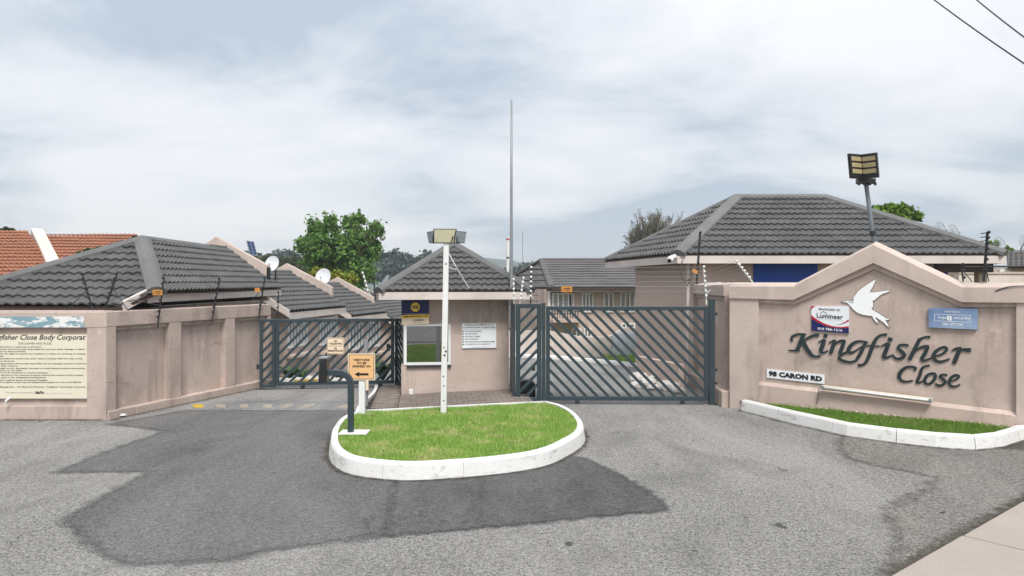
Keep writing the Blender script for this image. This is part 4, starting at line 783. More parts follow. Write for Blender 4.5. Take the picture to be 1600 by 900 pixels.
def hut_signs():
    t, put, shp = quad_sign('armed_response_sign', 'navy and yellow security sign with octagon above the hut window', 'sign', HF, [(627.5, 469.5), (670, 469.5), (670.5, 506), (628, 507.5)], 'sign_pale', 0.003, 0.03)
    shp('print', [(0, .40), (1, .40), (1, 1), (0, 1)], 'navy'); shp('print', [(0, .26), (1, .26), (1, .395), (0, .395)], 'yellow'); oc = lambda r: [(0.5 + r * math.cos(R(22.5 + 45 * i)) * 0.86, 0.71 + r * math.sin(R(22.5 + 45 * i))) for i in range(8)]
    shp('emblem', oc(0.20), 'yellow', 0.001); shp('emblem', [(.39, .645), (.61, .645), (.61, .775), (.39, .775)], 'navy', 0.0015); o = put('ADT', 0.5, 0.665, 0.18, 0.09, 'yellow', 0.02); o.location += N3(HF) * .003
    put('ARMED RESPONSE 086 12 12 300', 0.5, 0.295, 0.90, 0.065, 'ink', 0.03).location += N3(HF) * .002; put('THORBURN', 0.6, 0.14, 0.38, 0.065, 'ink', 0.02); put('SECURITY', 0.6, 0.05, 0.40, 0.05, 'grey_ink'); put('Protected by the security services', 0.5, 0.43, 0.88, 0.03, 'sign_white').location += N3(HF) * .002
    t, put, shp = quad_sign('house_rules_sign', 'white notice of play rules on the hut front wall', 'sign', HF, [(722, 505), (775.5, 505), (775.5, 544), (722, 544.5)], 'sign_white', 0.003, 0.018)
    put('CHILDREN ARE NOT PERMITTED TO PLAY', 0.5, 0.905, 0.84, 0.055, 'ink', .012); put('IN THE DRIVEWAYS AND THE PARKING AREAS', 0.5, 0.81, 0.94, 0.055, 'ink', .012); shp('print', [(0, .76), (1, .76), (1, .772), (0, .772)], 'grey_ink')
    for i, (s, w) in enumerate((('NO SKATEBOARDS', .48), ('NO BICYCLES', .36), ('NO BALL GAMES', .44), ('NO LITTERING', .38), ('NO PLAYING IN THE BIN ROOM', .86), ('NO JUMPING ON CARPORTS', .74))):
        y = 0.655 - i * 0.104; put(s, 0.085, y, w, 0.052, 'ink', 0.008, center=False); shp('bullet', [(.03 + .022 * math.cos(k * math.pi / 4), y + .026 + .03 * math.sin(k * math.pi / 4)) for k in range(8)], 'ink')
    put('BY ORDER OF THE TRUSTEES', 0.5, 0.035, 0.42, 0.028, 'grey_ink')
    for b in ([(0, 0), (1, 0), (1, .012), (0, .012)], [(0, .988), (1, .988), (1, 1), (0, 1)]): shp('border', b, 'grey_ink')
hut_signs()
def apron():
    nu, nd = U3(HF), N3(HF); zf = lambda a: 0.055 + 0.032 * max(-0.6, a)
    cs = [(-0.62, -1.3), (-0.05, -1.3), (-0.05, -0.0), (HL + .12, 0.0), (HL + .12, 2.15), (-0.62, 2.15)]
    b = MB().add([HF.pt(a, zf(a) - 0.035, d) for a, d in cs], [tuple(range(6))]); base = part(None, 'hut_apron', b, 'mortar', fix=False); base['kind'] = 'structure'
    L, Wd, g = 0.21, 0.108, 0.012; me = None; r = 0; d = 0.02
    def lay(a, d, l):
        c = HF.pt(a + l / 2, zf(a + l / 2) - 0.01 + random.uniform(-.005, .005), d + Wd / 2); m = MB().obox(c, nu * ((l - g) / 2) + V(0, 0, 0.032 * (l - g) / 2), nd * ((Wd - g) / 2), V(0, 0, 0.022)); part(base, 'paver', m, 'paver')
    while d < 1.9:
        a = 0.0 - (L / 2 if r % 2 else 0) - 0.0
        while a < HL + 0.08: lay(max(a, -0.02) if a < -0.02 else a, d, L); a += L
        d += Wd; r += 1
    d = -1.25; r = 0
    while d < 1.6:
        for k in range(2): lay(-0.5 + k * L + (0.06 if r % 2 else 0), d, L)
        d += Wd; r += 1
    e = thing('apron_kerb', 'short white kerb curving along the left edge of the brick apron', 'kerb', HF.pt(-.6, 0, .2)); line = spline([HF.pt(-0.62, 0, -1.35), HF.pt(-0.60, 0, -0.6), HF.pt(-0.66, 0, 0.3), HF.pt(-0.74, 0, 1.2), HF.pt(-0.72, 0, 2.2)], 5); kerb_run(e, [(p.x, p.y) for p in line][::1], False, 0.075, 0.9, 0.01, 0.07)
    gr = thing('drain_grate', 'dark slotted drain grate at the front left of the brick apron', 'grate', HF.pt(-.3, .06, 1.7))
    for k in range(9): part(gr, 'slat', HF.box(MB(), -0.56 + k * .065, -0.52 + k * .065, 0.055, 0.075, 1.62, 1.85), 'dark_steel')
apron()
ORD = ['first', 'second', 'third', 'fourth', 'fifth', 'sixth', 'seventh', 'eighth', 'ninth', 'tenth', 'eleventh', 'twelfth']

# ------------------------------------------------------------------ houses
def left_house():
    t = thing('tiled_house', 'grey tiled bungalow with plastered firewall behind the left boundary wall', 'house', (-8, 16, 0)); k = 0.466; zL = lambda y: 1.88 + k * (y - 12.75)
    ap = V(-7.79, 15.5, zL(15.5)); e0, e1 = V(-10.3, 12.75, 1.88), V(-6.74, 12.75, 1.88); cr = V(-6.385, 13.23, zL(13.23)); rf_ = V(-6.5, 20.75, cr.z); rr = V(-7.98, 20.35, ap.z)
    rm = MB(); fl = [e0, e1, cr, ap]; fr_ = [cr, rf_, rr, ap]
    bl, bkf = V(-10.3, 20.5, 1.88), V(-9.9, 20.5, 2.1)
    for f in (fl, fr_): under(rm, f)
    under(rm, [V(-10.3, 20.5, 1.88), e0, ap, rr]); roof = part(t, 'roof', rm, 'brown_trim')
    roof_face(roof, fl, 'tile_grey', 0.37, 0.325, 2, 0.032, 0.043, seg=7); roof_face(roof, fr_, 'tile_grey', 0.37, 0.225, 2, 0.052, 0.046); roof_face(roof, [V(-10.3, 20.5, 1.88), e0, ap, rr], 'tile_grey', 0.37, 0.3, joined=True, name='roof_tiles_back')
    for a, b, w in ((cr, ap, 0.17), (e0, ap, 0.13), (ap, rr, 0.11)): m = MB(); cap_strip(m, a + V(0, 0, .03), b + V(0, 0, .03), w, 0.085); part(roof, 'hip_cap', m, 'hip_grey')
    m = MB(); board(m, cr - V(0.13, 0.03, 0.03), rf_ - V(0, 0, 0.03), 0.155, 0.03); part(roof, 'fascia', m, 'fascia')
    v0, v1 = V(-6.72, 12.74, 1.905), V(-6.50, 13.22, zL(13.22) + .03); m = MB(); board(m, v0, v1, 0.17, 0.07, -0.05); part(roof, 'barge_board', m, 'fascia')
    m = MB(); board(m, e0 - V(0, 0, .03), e1 - V(0, 0, .03), 0.07, 0.03); part(roof, 'gutter', m, 'brown_trim')
    part(t, 'wall', MB().prism([V(-10, 13.1, -0.5), V(-7.1, 13.1, -0.5), V(-6.95, 13.4, -.5), V(-6.95, 20.6, -.5), V(-10, 20.6, -.5)], (0, 0, 2.3)), 'plaster')
    firewall(t, 20.45, [(337, 369.5), (417.5, 414.5), (417.5, 470), (300, 470), (300, 396)], 0.22)
def firewall(t, Y, px, th, name='firewall'):
    m = MB(); m.prism([P(x, y, Y) for x, y in px], (0, th, 0)); part(t, name, m, 'plaster_light', bevel=0.01)
left_house()
def bars_window(t, fr, a0, a1, z0, z1, n=5):
    m = MB(); fr.box(m, a0, a1, z1 - .06, z1, 0.0, .05); fr.box(m, a0, a1, z0, z0 + .06, 0.0, .05)
    for i in range(n + 1): c = a0 + (a1 - a0 - .07) * i / n; fr.box(m, c, c + .07, z0 + .06, z1 - .06, 0.002, .05)
    w = part(t, 'window', m, 'white_paint'); part(w, 'pane', fr.box(MB(), a0 + .01, a1 - .01, z0 + .01, z1 - .01, -0.03, 0.001), 'house_glass'); part(w, 'sill', fr.box(MB(), a0 - .1, a1 + .1, z0 - .28, z0 - .2, 0.0, 0.28), 'plaster_light')
def unit(label, ec, ef, ridge_off, ridge_z, fw, firewallY, wins, wall_in=0.3):
    t = thing('terrace_unit', label, 'house', (ec.x - 1, ec.y, -1), 'stepped units down the left drive'); r0, r1 = V(ec.x + ridge_off[0], ec.y + ridge_off[1], ridge_z), V(ef.x + ridge_off[0], ef.y + ridge_off[1], ridge_z)
    rm = MB(); under(rm, [ec, ef, r1, r0]); b0, b1 = r0 + (r0 - ec), r1 + (r1 - ef); b0.z = ec.z; b1.z = ef.z; under(rm, [b1, b0, r0, r1]); roof = part(t, 'roof', rm, 'brown_trim')
    roof_face(roof, [ec, ef, r1, r0], 'tile_grey', 0.5, 0.26, 2, 0.05, 0.045, joined=True, name='roof_tiles'); roof_face(roof, [b1, b0, r0, r1], 'tile_grey', 0.36, 0.3, 2, 0.03, 0.05, joined=True, name='roof_tiles')
    m = MB(); board(m, ec - V(0, 0, .03), ef - V(0, 0, .03), 0.2, 0.03); part(roof, 'fascia', m, 'fascia'); m = MB(); d = (r0 - ec); board(m, ec + V(0, 0, .02), r0 + V(0, 0, .02), 0.22, 0.04, -0.02); part(roof, 'barge_board', m, 'fascia'); m = MB(); cap_strip(m, r0 + V(0, 0, .03), r1 + V(0, 0, .03), 0.12); part(roof, 'ridge_cap', m, 'hip_grey')
    d = (ef - ec).normalized(); n = V(d.y, -d.x, 0); fr = Frame((ec - n * wall_in).xy, d.xy, n.xy); L = (ef - ec).length
    m = MB(); q = [ec - n * wall_in + d * .35, ef - n * wall_in, b1 + n * wall_in, b0 + n * wall_in + d * .35]; m.prism([V(p.x, p.y, -2.6) for p in q], (0, 0, 2.6 + ec.z - 0.12)); part(t, 'wall', m, 'plaster')
    m = MB(); e = d * .352; m.prism([V(*(ec - n * wall_in + e).xy, ec.z - .13), V(*(b0 + n * wall_in + e).xy, ec.z - .13), V(r0.x + e.x, r0.y + e.y, r0.z - .12)], tuple(d * .1)); part(t, 'gable', m, 'plaster')
    for a0, a1, z0, z1, nn in wins: bars_window(t, fr, a0 * L, a1 * L, z0, z1, nn)
    if fw: firewall(t, firewallY, fw, 0.25)
unit('second stepped unit with grey tile roof behind the left gate', P(453, 487, 21.5), V(-5.83, 25.9, 1.42), (-2.0, 0.3), 2.62, [(447, 411.5), (519, 449), (519, 500), (400, 500), (400, 440)], 25.95, [(.10, .40, 0.30, 1.12, 6), (.62, .95, 0.18, 1.10, 6)])
unit('third stepped unit with grey tile roof behind the left gate', V(-5.89, 27, 1.03), V(-5.16, 30.4, 1.03), (-2.0, 0.35), 2.2, [(526.5, 433), (584.5, 465), (584.5, 510), (480, 510), (480, 455)], 30.45, [(.12, .46, -0.3, 0.72, 4), (.60, .95, -0.35, 0.7, 4)])
unit('farthest stepped unit with grey tile roof beside the guard hut', V(-5.1, 31.6, 0.62), V(-3.9, 36, 0.62), (-2.0, 0.4), 1.75, None, 0, [(.1, .4, -0.8, 0.3, 4), (.6, .9, -.8, .3, 4)])
def right_house():
    t = thing('tiled_house', 'large beige house with broad grey hip roof behind the name wall', 'house', (7, 18, 0)); z = 2.885; zr = 2.3 + 130 / F * 19
    c = V(3.59, 16.0, z); r = V(10.74, 16.0, z); lb = V(2.62, 20.7, z - .02); rb = V(10.9, 22.0, z); a0 = V((1150 - 800) / F * 19, 19, zr); a1 = V((1290 - 800) / F * 19, 19, zr)
    rm = MB(); ff = [c, r, a1, a0]; lf = [lb, c, a0]
    under(rm, ff); under(rm, lf); under(rm, [r, rb, a1]); under(rm, [rb, lb, a0, a1]); roof = part(t, 'roof', rm, 'soffit')
    roof_face(roof, ff, 'tile_grey', 0.31, 0.325, 2, 0.028, 0.042, seg=7); roof_face(roof, lf, 'tile_grey', 0.36, 0.325, 2, 0.052, 0.048)
    roof_face(roof, [r, rb, a1], 'tile_grey', 0.36, 0.33, joined=True, name='roof_tiles_back'); roof_face(roof, [rb, lb, a0, a1], 'tile_grey', 0.36, 0.33, joined=True, name='roof_tiles_back')
    for p, q, w in ((c, a0, 0.17), (r, a1, 0.15), (lb, a0, 0.11), (a0, a1, 0.12), (rb, a1, .12)): m = MB(); cap_strip(m, p + V(0, 0, .03), q + V(0, 0, .03), w, 0.085); part(roof, 'hip_cap', m, 'hip_grey')
    for p, q in ((c, r), (lb, c), (r, rb)): m = MB(); board(m, p - V(0, 0, .025), q - V(0, 0, .025), 0.165, 0.03); part(roof, 'fascia', m, 'fascia')
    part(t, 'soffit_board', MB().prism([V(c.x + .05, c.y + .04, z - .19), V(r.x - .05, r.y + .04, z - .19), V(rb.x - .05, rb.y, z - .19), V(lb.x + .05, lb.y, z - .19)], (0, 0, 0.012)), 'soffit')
    q = [V(4.05, 16.42, -.1), V(9.35, 16.42, -.1), V(9.35, 21.4, -.1), V(3.36, 20.05, -.1)]; m = MB(); m.prism(q, (0, 0, z + .1 - .195)); part(t, 'wall', m, 'brick_plaster')
    fw = Frame((4.05, 16.42), (1, 0), (0, -1)); dm = part(t, 'garage_door', fw.box(MB(), fw.at(1177)[0], fw.at(1276)[0], 0, 2.76, 0.003, 0.05), 'blue_door')
    for i in range(5): part(dm, 'door_rib', fw.box(MB(), fw.at(1178)[0], fw.at(1275)[0], 0.5 + i * .5, 0.515 + i * .5, 0.0505, 0.058), 'blue_door')
    part(t, 'garage_door', fw.box(MB(), fw.at(1460)[0], fw.at(1476)[0] + .05, 0, 2.6, 0.003, 0.04), 'blue_door')
    for x in (1075, 1458): p = fw.at3(x, 420, 0.05); part(t, 'downpipe', MB().tube([V(p.x, p.y, 0), V(p.x, p.y, z - .2)], 0.035, 8), 'fascia')
    part(t, 'porch_beam', MB().box(9.36, 10.6, 16.2, 16.4, z - .38, z - .195), 'brown_trim'); part(t, 'porch_post', MB().box(10.42, 10.6, 16.42, 16.6, -0.1, z - .2), 'plaster')
    part(t, 'base_wall', MB().hexa([V(2.92, 17.2, -.1), V(3.50, 15.45, -.1), V(3.62, 15.48, -.1), V(3.03, 17.24, -.1), V(2.92, 17.2, 0.56), V(3.50, 15.45, 0.56), V(3.62, 15.48, 0.56), V(3.03, 17.24, 0.56)]), 'brick_plaster')
    cam_ = thing('security_camera', 'white bullet camera under the left eave corner of the large house', 'camera', P(1048, 404, 15.95)); b = P(1048, 404, 15.9)
    part(cam_, 'body', MB().tube([b + V(.05, .1, .03), b, b + V(-.05, -.1, -.05)], [0.045, 0.065, 0.06], 12), 'white_paint', smooth=False); part(cam_, 'lens', MB().tube([b + V(-.051, -.101, -.051), b + V(-.056, -.112, -.056)], 0.042, 12), 'black_plastic'); part(cam_, 'mount', MB().tube([b + V(.05, .06, .03), b + V(.12, .1, .05)], 0.05, 10), 'white_paint')
def brick_plaster():
    t = NT('brick_plaster', 0.9, 0.12); br = t.n('ShaderNodeTexBrick'); mp = t.n('ShaderNodeMapping'); mp.inputs['Rotation'].default_value = (R(90), 0, 0); t.l(t.pos, mp.inputs[0]); t.l(mp.outputs[0], br.inputs[0])
    br.inputs['Scale'].default_value = 4.5; br.inputs['Mortar Size'].default_value = 0.012; br.inputs['Brick Width'].default_value = 1.0; br.inputs['Row Height'].default_value = 0.36
    base = t.mix(t.noise(1.2, 5), vary(WALLC, 1.02), vary(WALLC, 1.22)); t.color(base); t.bump(br.outputs['Fac'], -0.25, 0.006); return t.m
brick_plaster(); right_house()
def rockery():
    RL = ['large whitewashed rock at the left end of the heap', 'whitewashed rock second from left in the back of the heap', 'broad whitewashed rock in the middle back of the heap', 'whitewashed rock right of the middle of the heap', 'whitewashed rock near the right end of the heap', 'small whitewashed rock at the front left of the heap', 'smallest whitewashed rock in the front middle of the heap', 'small whitewashed rock lying apart at the far right end']
    for i, (x, y, r) in enumerate(((1000, 600, .20), (1014, 604, .17), (1028, 601, .19), (1040, 608, .15), (1050, 612, .17), (995, 607, .12), (1022, 611, .11), (1062, 617, .12))):
        p = G(x, y); bm = bmesh.new(); bmesh.ops.create_icosphere(bm, subdivisions=2, radius=1)
        for v in bm.verts: v.co = V(v.co.x * r * 1.25, v.co.y * r, v.co.z * r * .75) * random.uniform(.82, 1.12)
        bmesh.ops.translate(bm, vec=(p.x, p.y + .1, r * .5), verts=bm.verts); me = bpy.data.meshes.new('painted_rock'); bm.to_mesh(me); bm.free()
        tag(link('painted_rock', me, 'rock'), RL[i], 'rock', 'whitewashed rocks behind the right gate')
rockery()
def centre_house():
    t = thing('two_storey_house', 'brown roofed two storey house seen above the right gate', 'house', (5, 32, -1)); Yf = 30.0; ze = 2.08
    c = P(862, 448.5, Yf); c.z = ze; r = V(7.5, Yf - .4, ze); lb = V(-0.6, 36.5, ze); rb = V(8.2, 37, ze); a0 = P(846, 406, 33.2); a1 = V(5.2, 33.0, a0.z)
    rm = MB(); ff = [c, r, V(6.1, 33.0, a0.z), a0]; lf = [lb, c, a0]; under(rm, ff); under(rm, lf); roof = part(t, 'roof', rm, 'brown_trim'); roof_face(roof, ff, 'tile_brown', 0.4, 0.30, 2, 0.012, 0.04, joined=True, name='roof_tiles'); roof_face(roof, lf, 'tile_brown', 0.4, 0.3, 2, 0.012, 0.04, joined=True, name='roof_tiles')
    for p, q in ((c, a0), (lb, a0), (a0, V(6.1, 33, a0.z))): m = MB(); cap_strip(m, p + V(0, 0, .02), q + V(0, 0, .02), 0.13, 0.06); part(roof, 'hip_cap', m, 'tile_brown')
    for p, q in ((c, r), (lb, c)): m = MB(); board(m, p - V(0, 0, .02), q - V(0, 0, .02), 0.12, 0.1); part(roof, 'gutter', m, 'brown_trim')
    fr = Frame((1.35, Yf + .5), (1, 0), (0, -1)); m = MB(); m.prism([V(1.35, Yf + .5, -2), V(7.4, Yf + .5, -2), V(7.4, 36, -2), V(-.2, 36, -2)], (0, 0, 2 + ze - .1)); part(t, 'wall', m, 'plaster')
    def win(x0, x1, y0, y1, n):
        a0, z1 = fr.at(x0, y0); a1, z0 = fr.at(x1, y1); m = MB(); wd = .05
        fr.box(m, a0, a1, z1 - wd, z1, 0, .06); fr.box(m, a0, a1, z0, z0 + wd, 0, .06)
        for i in range(n + 1): c_ = a0 + (a1 - a0 - wd) * i / n; fr.box(m, c_, c_ + wd, z0 + wd, z1 - wd, .001, .06)
        w = part(t, 'window', m, 'white_paint'); part(w, 'pane', fr.box(MB(), a0 + .01, a1 - .01, z0 + .01, z1 - .01, 0.0012, 0.012), 'house_glass')
        for i in range(0, n, 2): c_ = a0 + (a1 - a0) * (i + .15) / n; part(w, 'curtain', fr.box(MB(), c_, c_ + (a1 - a0) * .55 / n, z0 + wd, z1 - wd, 0.0125, 0.02), 'curtain')
    for w in ((863, 897, 458, 488, 4), (909, 927, 457, 488, 3), (943, 959, 457, 488, 2), (969, 992, 457, 488, 3), (893, 908, 513, 528, 2), (912, 924, 513, 528, 2), (970, 992, 505, 526, 3)): win(*w)
    part(t, 'downpipe', MB().tube([fr.at3(858, 455, .06), fr.at3(858, 560, .06)], .06, 6), 'white_paint')
    bm_ = MB(); fr.box(bm_, fr.at(862)[0], fr.at(905)[0], fr.at(0, 502)[1], fr.at(0, 498)[1], 0.0, 0.9); bal = part(t, 'balcony', bm_, 'plaster')
    for x in range(863, 906, 4): part(bal, 'baluster', MB().tube([fr.at3(x, 498, .85), fr.at3(x, 486, .85)], .02, 5), 'dark_steel')
    part(bal, 'rail', MB().tube([fr.at3(862, 486, .87), fr.at3(906, 486, .87)], .03, 6), 'dark_steel')
    t = thing('garden_wall', 'pale plastered garden wall across the end of the right drive', 'wall', (3, 22.6, 0)); yw = 22.4; pz = lambda x, y: P(x, y, yw)
    m = MB(); m.prism([pz(770, 562), pz(956, 562), pz(956, 524), pz(945, 527), pz(905, 526), pz(862, 518), pz(856, 517), pz(770, 517)], (0, .2, 0)); part(t, 'low_section', m, 'cream_wall'); m = MB(); m.prism([pz(956.3, 562), pz(1080, 562), pz(1080, 512), pz(975, 512), pz(956.3, 524)], (0, .2, 0)); part(t, 'high_section', m, 'cream_wall')
    solo('white_board', MB().box(*(lambda a, b: (a.x, b.x, 22.28, 22.36, b.z, a.z))(P(957, 520, 22.3), P(993, 558, 22.3))), 'pale_blue', 'plain pale blue board leaning on the garden wall behind the right gate', 'board', bevel=.01)
    k = thing('drive_kerb', 'white kerb edging the far end of the right drive', 'kerb', (3, 21.5, 0)); kerb_run(k, [tuple(G(x, y)[:2]) for x, y in ((770, 557), (835, 560), (870, 562), (910, 565), (950, 569), (991, 574), (1010, 577))], False, 0.10, 1.6, 0.02, 0.13)
    b_ = [tuple(G(x, y)[:2]) for x, y in ((940, 565), (991, 571), (1012, 574))] + [(4.3, 22.3), (2.8, 22.3)]; blades('far_verge_grass', b_, 0.02, 6000, 0.12, 'grass', 'small grass verge below the garden wall')
centre_house()
def orange_house():
    t = thing('orange_roofed_house', 'orange tiled house with pale parapet beyond the left bungalow', 'house', (-15, 24, -1)); rz = P(43, 363, 24)
    a = P(80, 415, 21.2); k = P(43, 362, 24.4); L0 = V(-24, 20.2, 2.35); f1 = [L0, V(a.x + .9, 20.2, 2.35), V(k.x, k.y, k.z), V(-24, k.y, k.z + .02)]
    rm = MB(); under(rm, f1); roof = part(t, 'roof', rm, 'brown_trim'); roof_face(roof, f1, 'tile_orange', 0.3, 0.30, 2, 0.03, 0.05, joined=True, name='roof_tiles', seg=5)
    q0, q1 = P(63, 375, 27), P(215, 382.5, 28.5); f2 = [V(q0.x - 3, 23, 2.2), V(-11, 24.5, 2.2), V(q1.x, q1.y, q1.z), V(q0.x - 3, q0.y, q0.z + .12)]
    d = (f2[1] - f2[0]); n = d.cross(f2[3] - f2[0]).normalized(); f2[2] = f2[2] - n * ((f2[2] - f2[0]).dot(n)); rm = MB(); under(rm, f2); r2 = part(t, 'rear_roof', rm, 'brown_trim'); roof_face(r2, f2, 'tile_orange', 0.3, 0.30, 2, 0.03, 0.05, joined=True, name='roof_tiles', seg=5)
    m = MB(); pa, pb = k + V(0.05, 0.1, .12), a + V(.1, -.3, .02); dn = (pb - pa); s = V(dn.y, -dn.x, 0).normalized() * -.34
    m.hexa([pa - V(0, 0, 1.2), pb - V(0, 0, 1.2), pb + s - V(0, 0, 1.2), pa + s - V(0, 0, 1.2), pa, pb, pb + s, pa + s]); part(t, 'parapet', m, 'cream_wall')
    part(t, 'wall', MB().box(-23.5, -13.6, 20.6, 27, -1, 2.2), 'cream_wall'); part(t, 'rear_wall', MB().box(-19, -11.4, 27.2, 29, -1, 2.2), 'cream_wall')
orange_house()
def far_right_houses():
    t = thing('tiled_house', 'distant grey roofed house at the far right edge beyond the porch', 'house', (17, 26, 0)); f = [P(1575, 418, 26), P(1680, 418, 26), P(1680, 392, 29), P(1572, 393, 29)]
    rm = MB(); under(rm, f); roof = part(t, 'roof', rm, 'brown_trim'); roof_face(roof, f, 'tile_brown', .4, .3, 2, .03, .05, joined=True, name='roof_tiles'); a = P(1500, 419, 26.4); b = P(1690, 480, 26.4); part(t, 'wall', MB().box(a.x, b.x, 26.4, 29, -1, a.z), 'plaster')
    a, b = P(1563, 421, 26.3), P(1580, 430, 26.3); part(t, 'window', MB().box(a.x, b.x, 26.32, 26.39, b.z, a.z), 'white_paint')
    t = thing('neighbour_wall', 'pale boundary wall beyond the porch of the large house', 'wall', (15, 21, 0)); a, b = P(1498, 428, 21), P(1690, 500, 21); part(t, 'wall_face', MB().box(a.x, b.x, 21, 21.2, -1, a.z), 'cream_wall'); part(t, 'coping', MB().box(a.x, b.x, 20.97, 21.23, a.z + .002, a.z + .06), 'plaster_light')
far_right_houses()

# ------------------------------------------------------------------ lamps, posts and street furniture
def flood(t, c, yaw, pitch, w=0.36, h=0.22):
    rot = Matrix.Rotation(yaw, 3, 'Z') @ Matrix.Rotation(pitch, 3, 'X'); X, Y_, Z = rot @ V(1, 0, 0), rot @ V(0, 1, 0), rot @ V(0, 0, 1)
    b = part(t, 'floodlight', MB().hexa([c - X * w * .38 - Z * h * .38 + Y_ * .06, c + X * w * .38 - Z * h * .38 + Y_ * .06, c + X * w / 2 - Z * h / 2 - Y_ * .03, c - X * w / 2 - Z * h / 2 - Y_ * .03, c - X * w * .38 + Z * h * .38 + Y_ * .06, c + X * w * .38 + Z * h * .38 + Y_ * .06, c + X * w / 2 + Z * h / 2 - Y_ * .03, c - X * w / 2 + Z * h / 2 - Y_ * .03]), 'dark_steel', bevel=.005)
    part(b, 'lens', MB().obox(c - Y_ * .032, X * w * .455, Y_ * .003, Z * h * .44), 'cream_lens' if abs(yaw) < .3 else 'flood_glass')  # front lens is a plain cream colour without emission, side lenses grey
    for s in (-1, 1): part(b, 'yoke', MB().tube([c + X * s * w * .52, c + X * s * w * .52 - Z * h * .55 + Y_ * .02], .01, 5), 'dark_steel')
def lamp_post():
    f = G(693, 643, 0.2); T = P(697.5, 381, f.y); t = thing('floodlight_post', 'white post with three floodlights standing on the grass island', 'lamp post', f)
    part(t, 'post', MB().tube([f - V(0, 0, .1), T], [.066, .060], 4, sq=True), 'white_paint', bevel=.006)
    up = T + V(0, 0, .02); part(t, 'crossbar', MB().obox(up, V(.22, 0, 0), V(0, .025, 0), V(0, 0, .012)), 'dark_steel')
    flood(t, P(695.5, 368.5, f.y - .05), 0.05, R(8), .375, .235); flood(t, P(677, 370, f.y + .05), R(-58), R(12), .30, .19); flood(t, P(717, 370, f.y + .05), R(58), R(12), .30, .19)
    part(t, 'bracket', MB().tube([T - V(0, 0, .38), T - V(-.16, 0, .42)], .014, 6), 'galvanised'); part(t, 'cable', MB().tube([T - V(0, 0, .08), T + V(.14, .1, -.36), T + V(.34, .4, -.72)], .012, 5), 'white_paint')
    for y in (412, 543, 549, 555, 588, 603, 626): c = P(694 + (643 - y) / 262 * 4.5 + random.choice((-2, -1, 0, 1)), y, f.y - .047); part(t, 'bolt_hole', MB().tube([c, c - V(0, .004, 0)], .011 if y not in (549, 555) else .016, 8), 'ink')
lamp_post()
def mast():
    b = V(-0.012, 14.52, 0); t = thing('tall_mast', 'tall thin grey mast rising beside the guard hut', 'mast', b); part(t, 'pole', MB().tube([b, V(b.x, b.y, 2.1), V(b.x, b.y, P(799, 300, 14.52).z), P(799.3, 156, 14.52)], [.032, .032, .026, .018], 10), 'galvanised', smooth=True)
    for z in (1.35, 1.85): part(t, 'clamp', MB().obox(V(b.x, b.y + .15, z), V(.045, 0, 0), V(0, .16, 0), V(0, 0, .012)), 'dark_steel')
    m = V(-0.02 - .05, 15.6, 0); p = P(793.5, 430, 40); t = thing('banded_pole', 'white pole with dark bands far behind the tall mast', 'pole', V(p.x, 40, -2)); part(t, 'shaft', MB().tube([V(p.x, 40, -2), P(793.5, 370, 40)], .075, 8), 'white_paint')
    for y in (375, 404): part(t, 'band', MB().tube([P(793.5, y, 40), P(793.5, y - 2.5, 40)], .085, 8), 'red' if y == 375 else 'ink')
    p = P(816.5, 400, 60); solo('thin_aerial', MB().tube([V(p.x, 60, -2), P(816.5, 362, 60)], .025, 5), 'galvanised', 'hair-thin aerial mast on the skyline right of the tall mast', 'mast')
mast()
def solar_lamp():
    b = P(1364, 366, 12.62); T = P(1353, 286, 12.62); t = thing('solar_street_lamp', 'black twin LED lamp on a leaning pole above the name wall gable', 'street lamp', V(b.x, b.y, 0)); ax = (T - b).normalized()
    part(t, 'pole', MB().tube([V(b.x + .02, b.y + .12, 0), b - ax * .35, T], .036, 10), 'lamp_grey', smooth=True); part(t, 'collar', MB().tube([b - ax * .02, b + ax * .06], .048, 10), 'dark_steel'); c = T + ax * .03
    part(t, 'bracket', MB().obox(c, V(.15, 0, 0), V(0, .06, 0), V(0, 0, .045)), 'black_plastic', bevel=.01)
    for k in (-1.0, -.33, .33, 1.0): part(t, 'knob', MB().tube([c + V(k * .14, -.05, -.03), c + V(k * .14, -.05, -.075)], .022, 8), 'black_plastic')
    for s in (-1, 1):
        yaw = R(36) * -s - R(14); X = V(math.cos(yaw), math.sin(yaw), 0) * 1.0; up = (ax + V(0, -.10, 0)).normalized(); Y_ = up.cross(X).normalized(); w, h = .27, .42; o = c + ax * .235 + V(0, -.10, 0) + X * s * w / 2 + V(s * .005 - .085, 0, 0)
        hd = part(t, 'lamp_head', MB().obox(o, X * w / 2, Y_ * .03, up * h / 2), 'black_plastic', bevel=.012); out = Y_ if Y_.y < 0 else -Y_
        for j in range(3): part(hd, 'led_panel', MB().obox(o + out * .031 + up * (.125 - j * .105), X * w * .40, out * .004, up * .036), 'led')
solar_lamp()
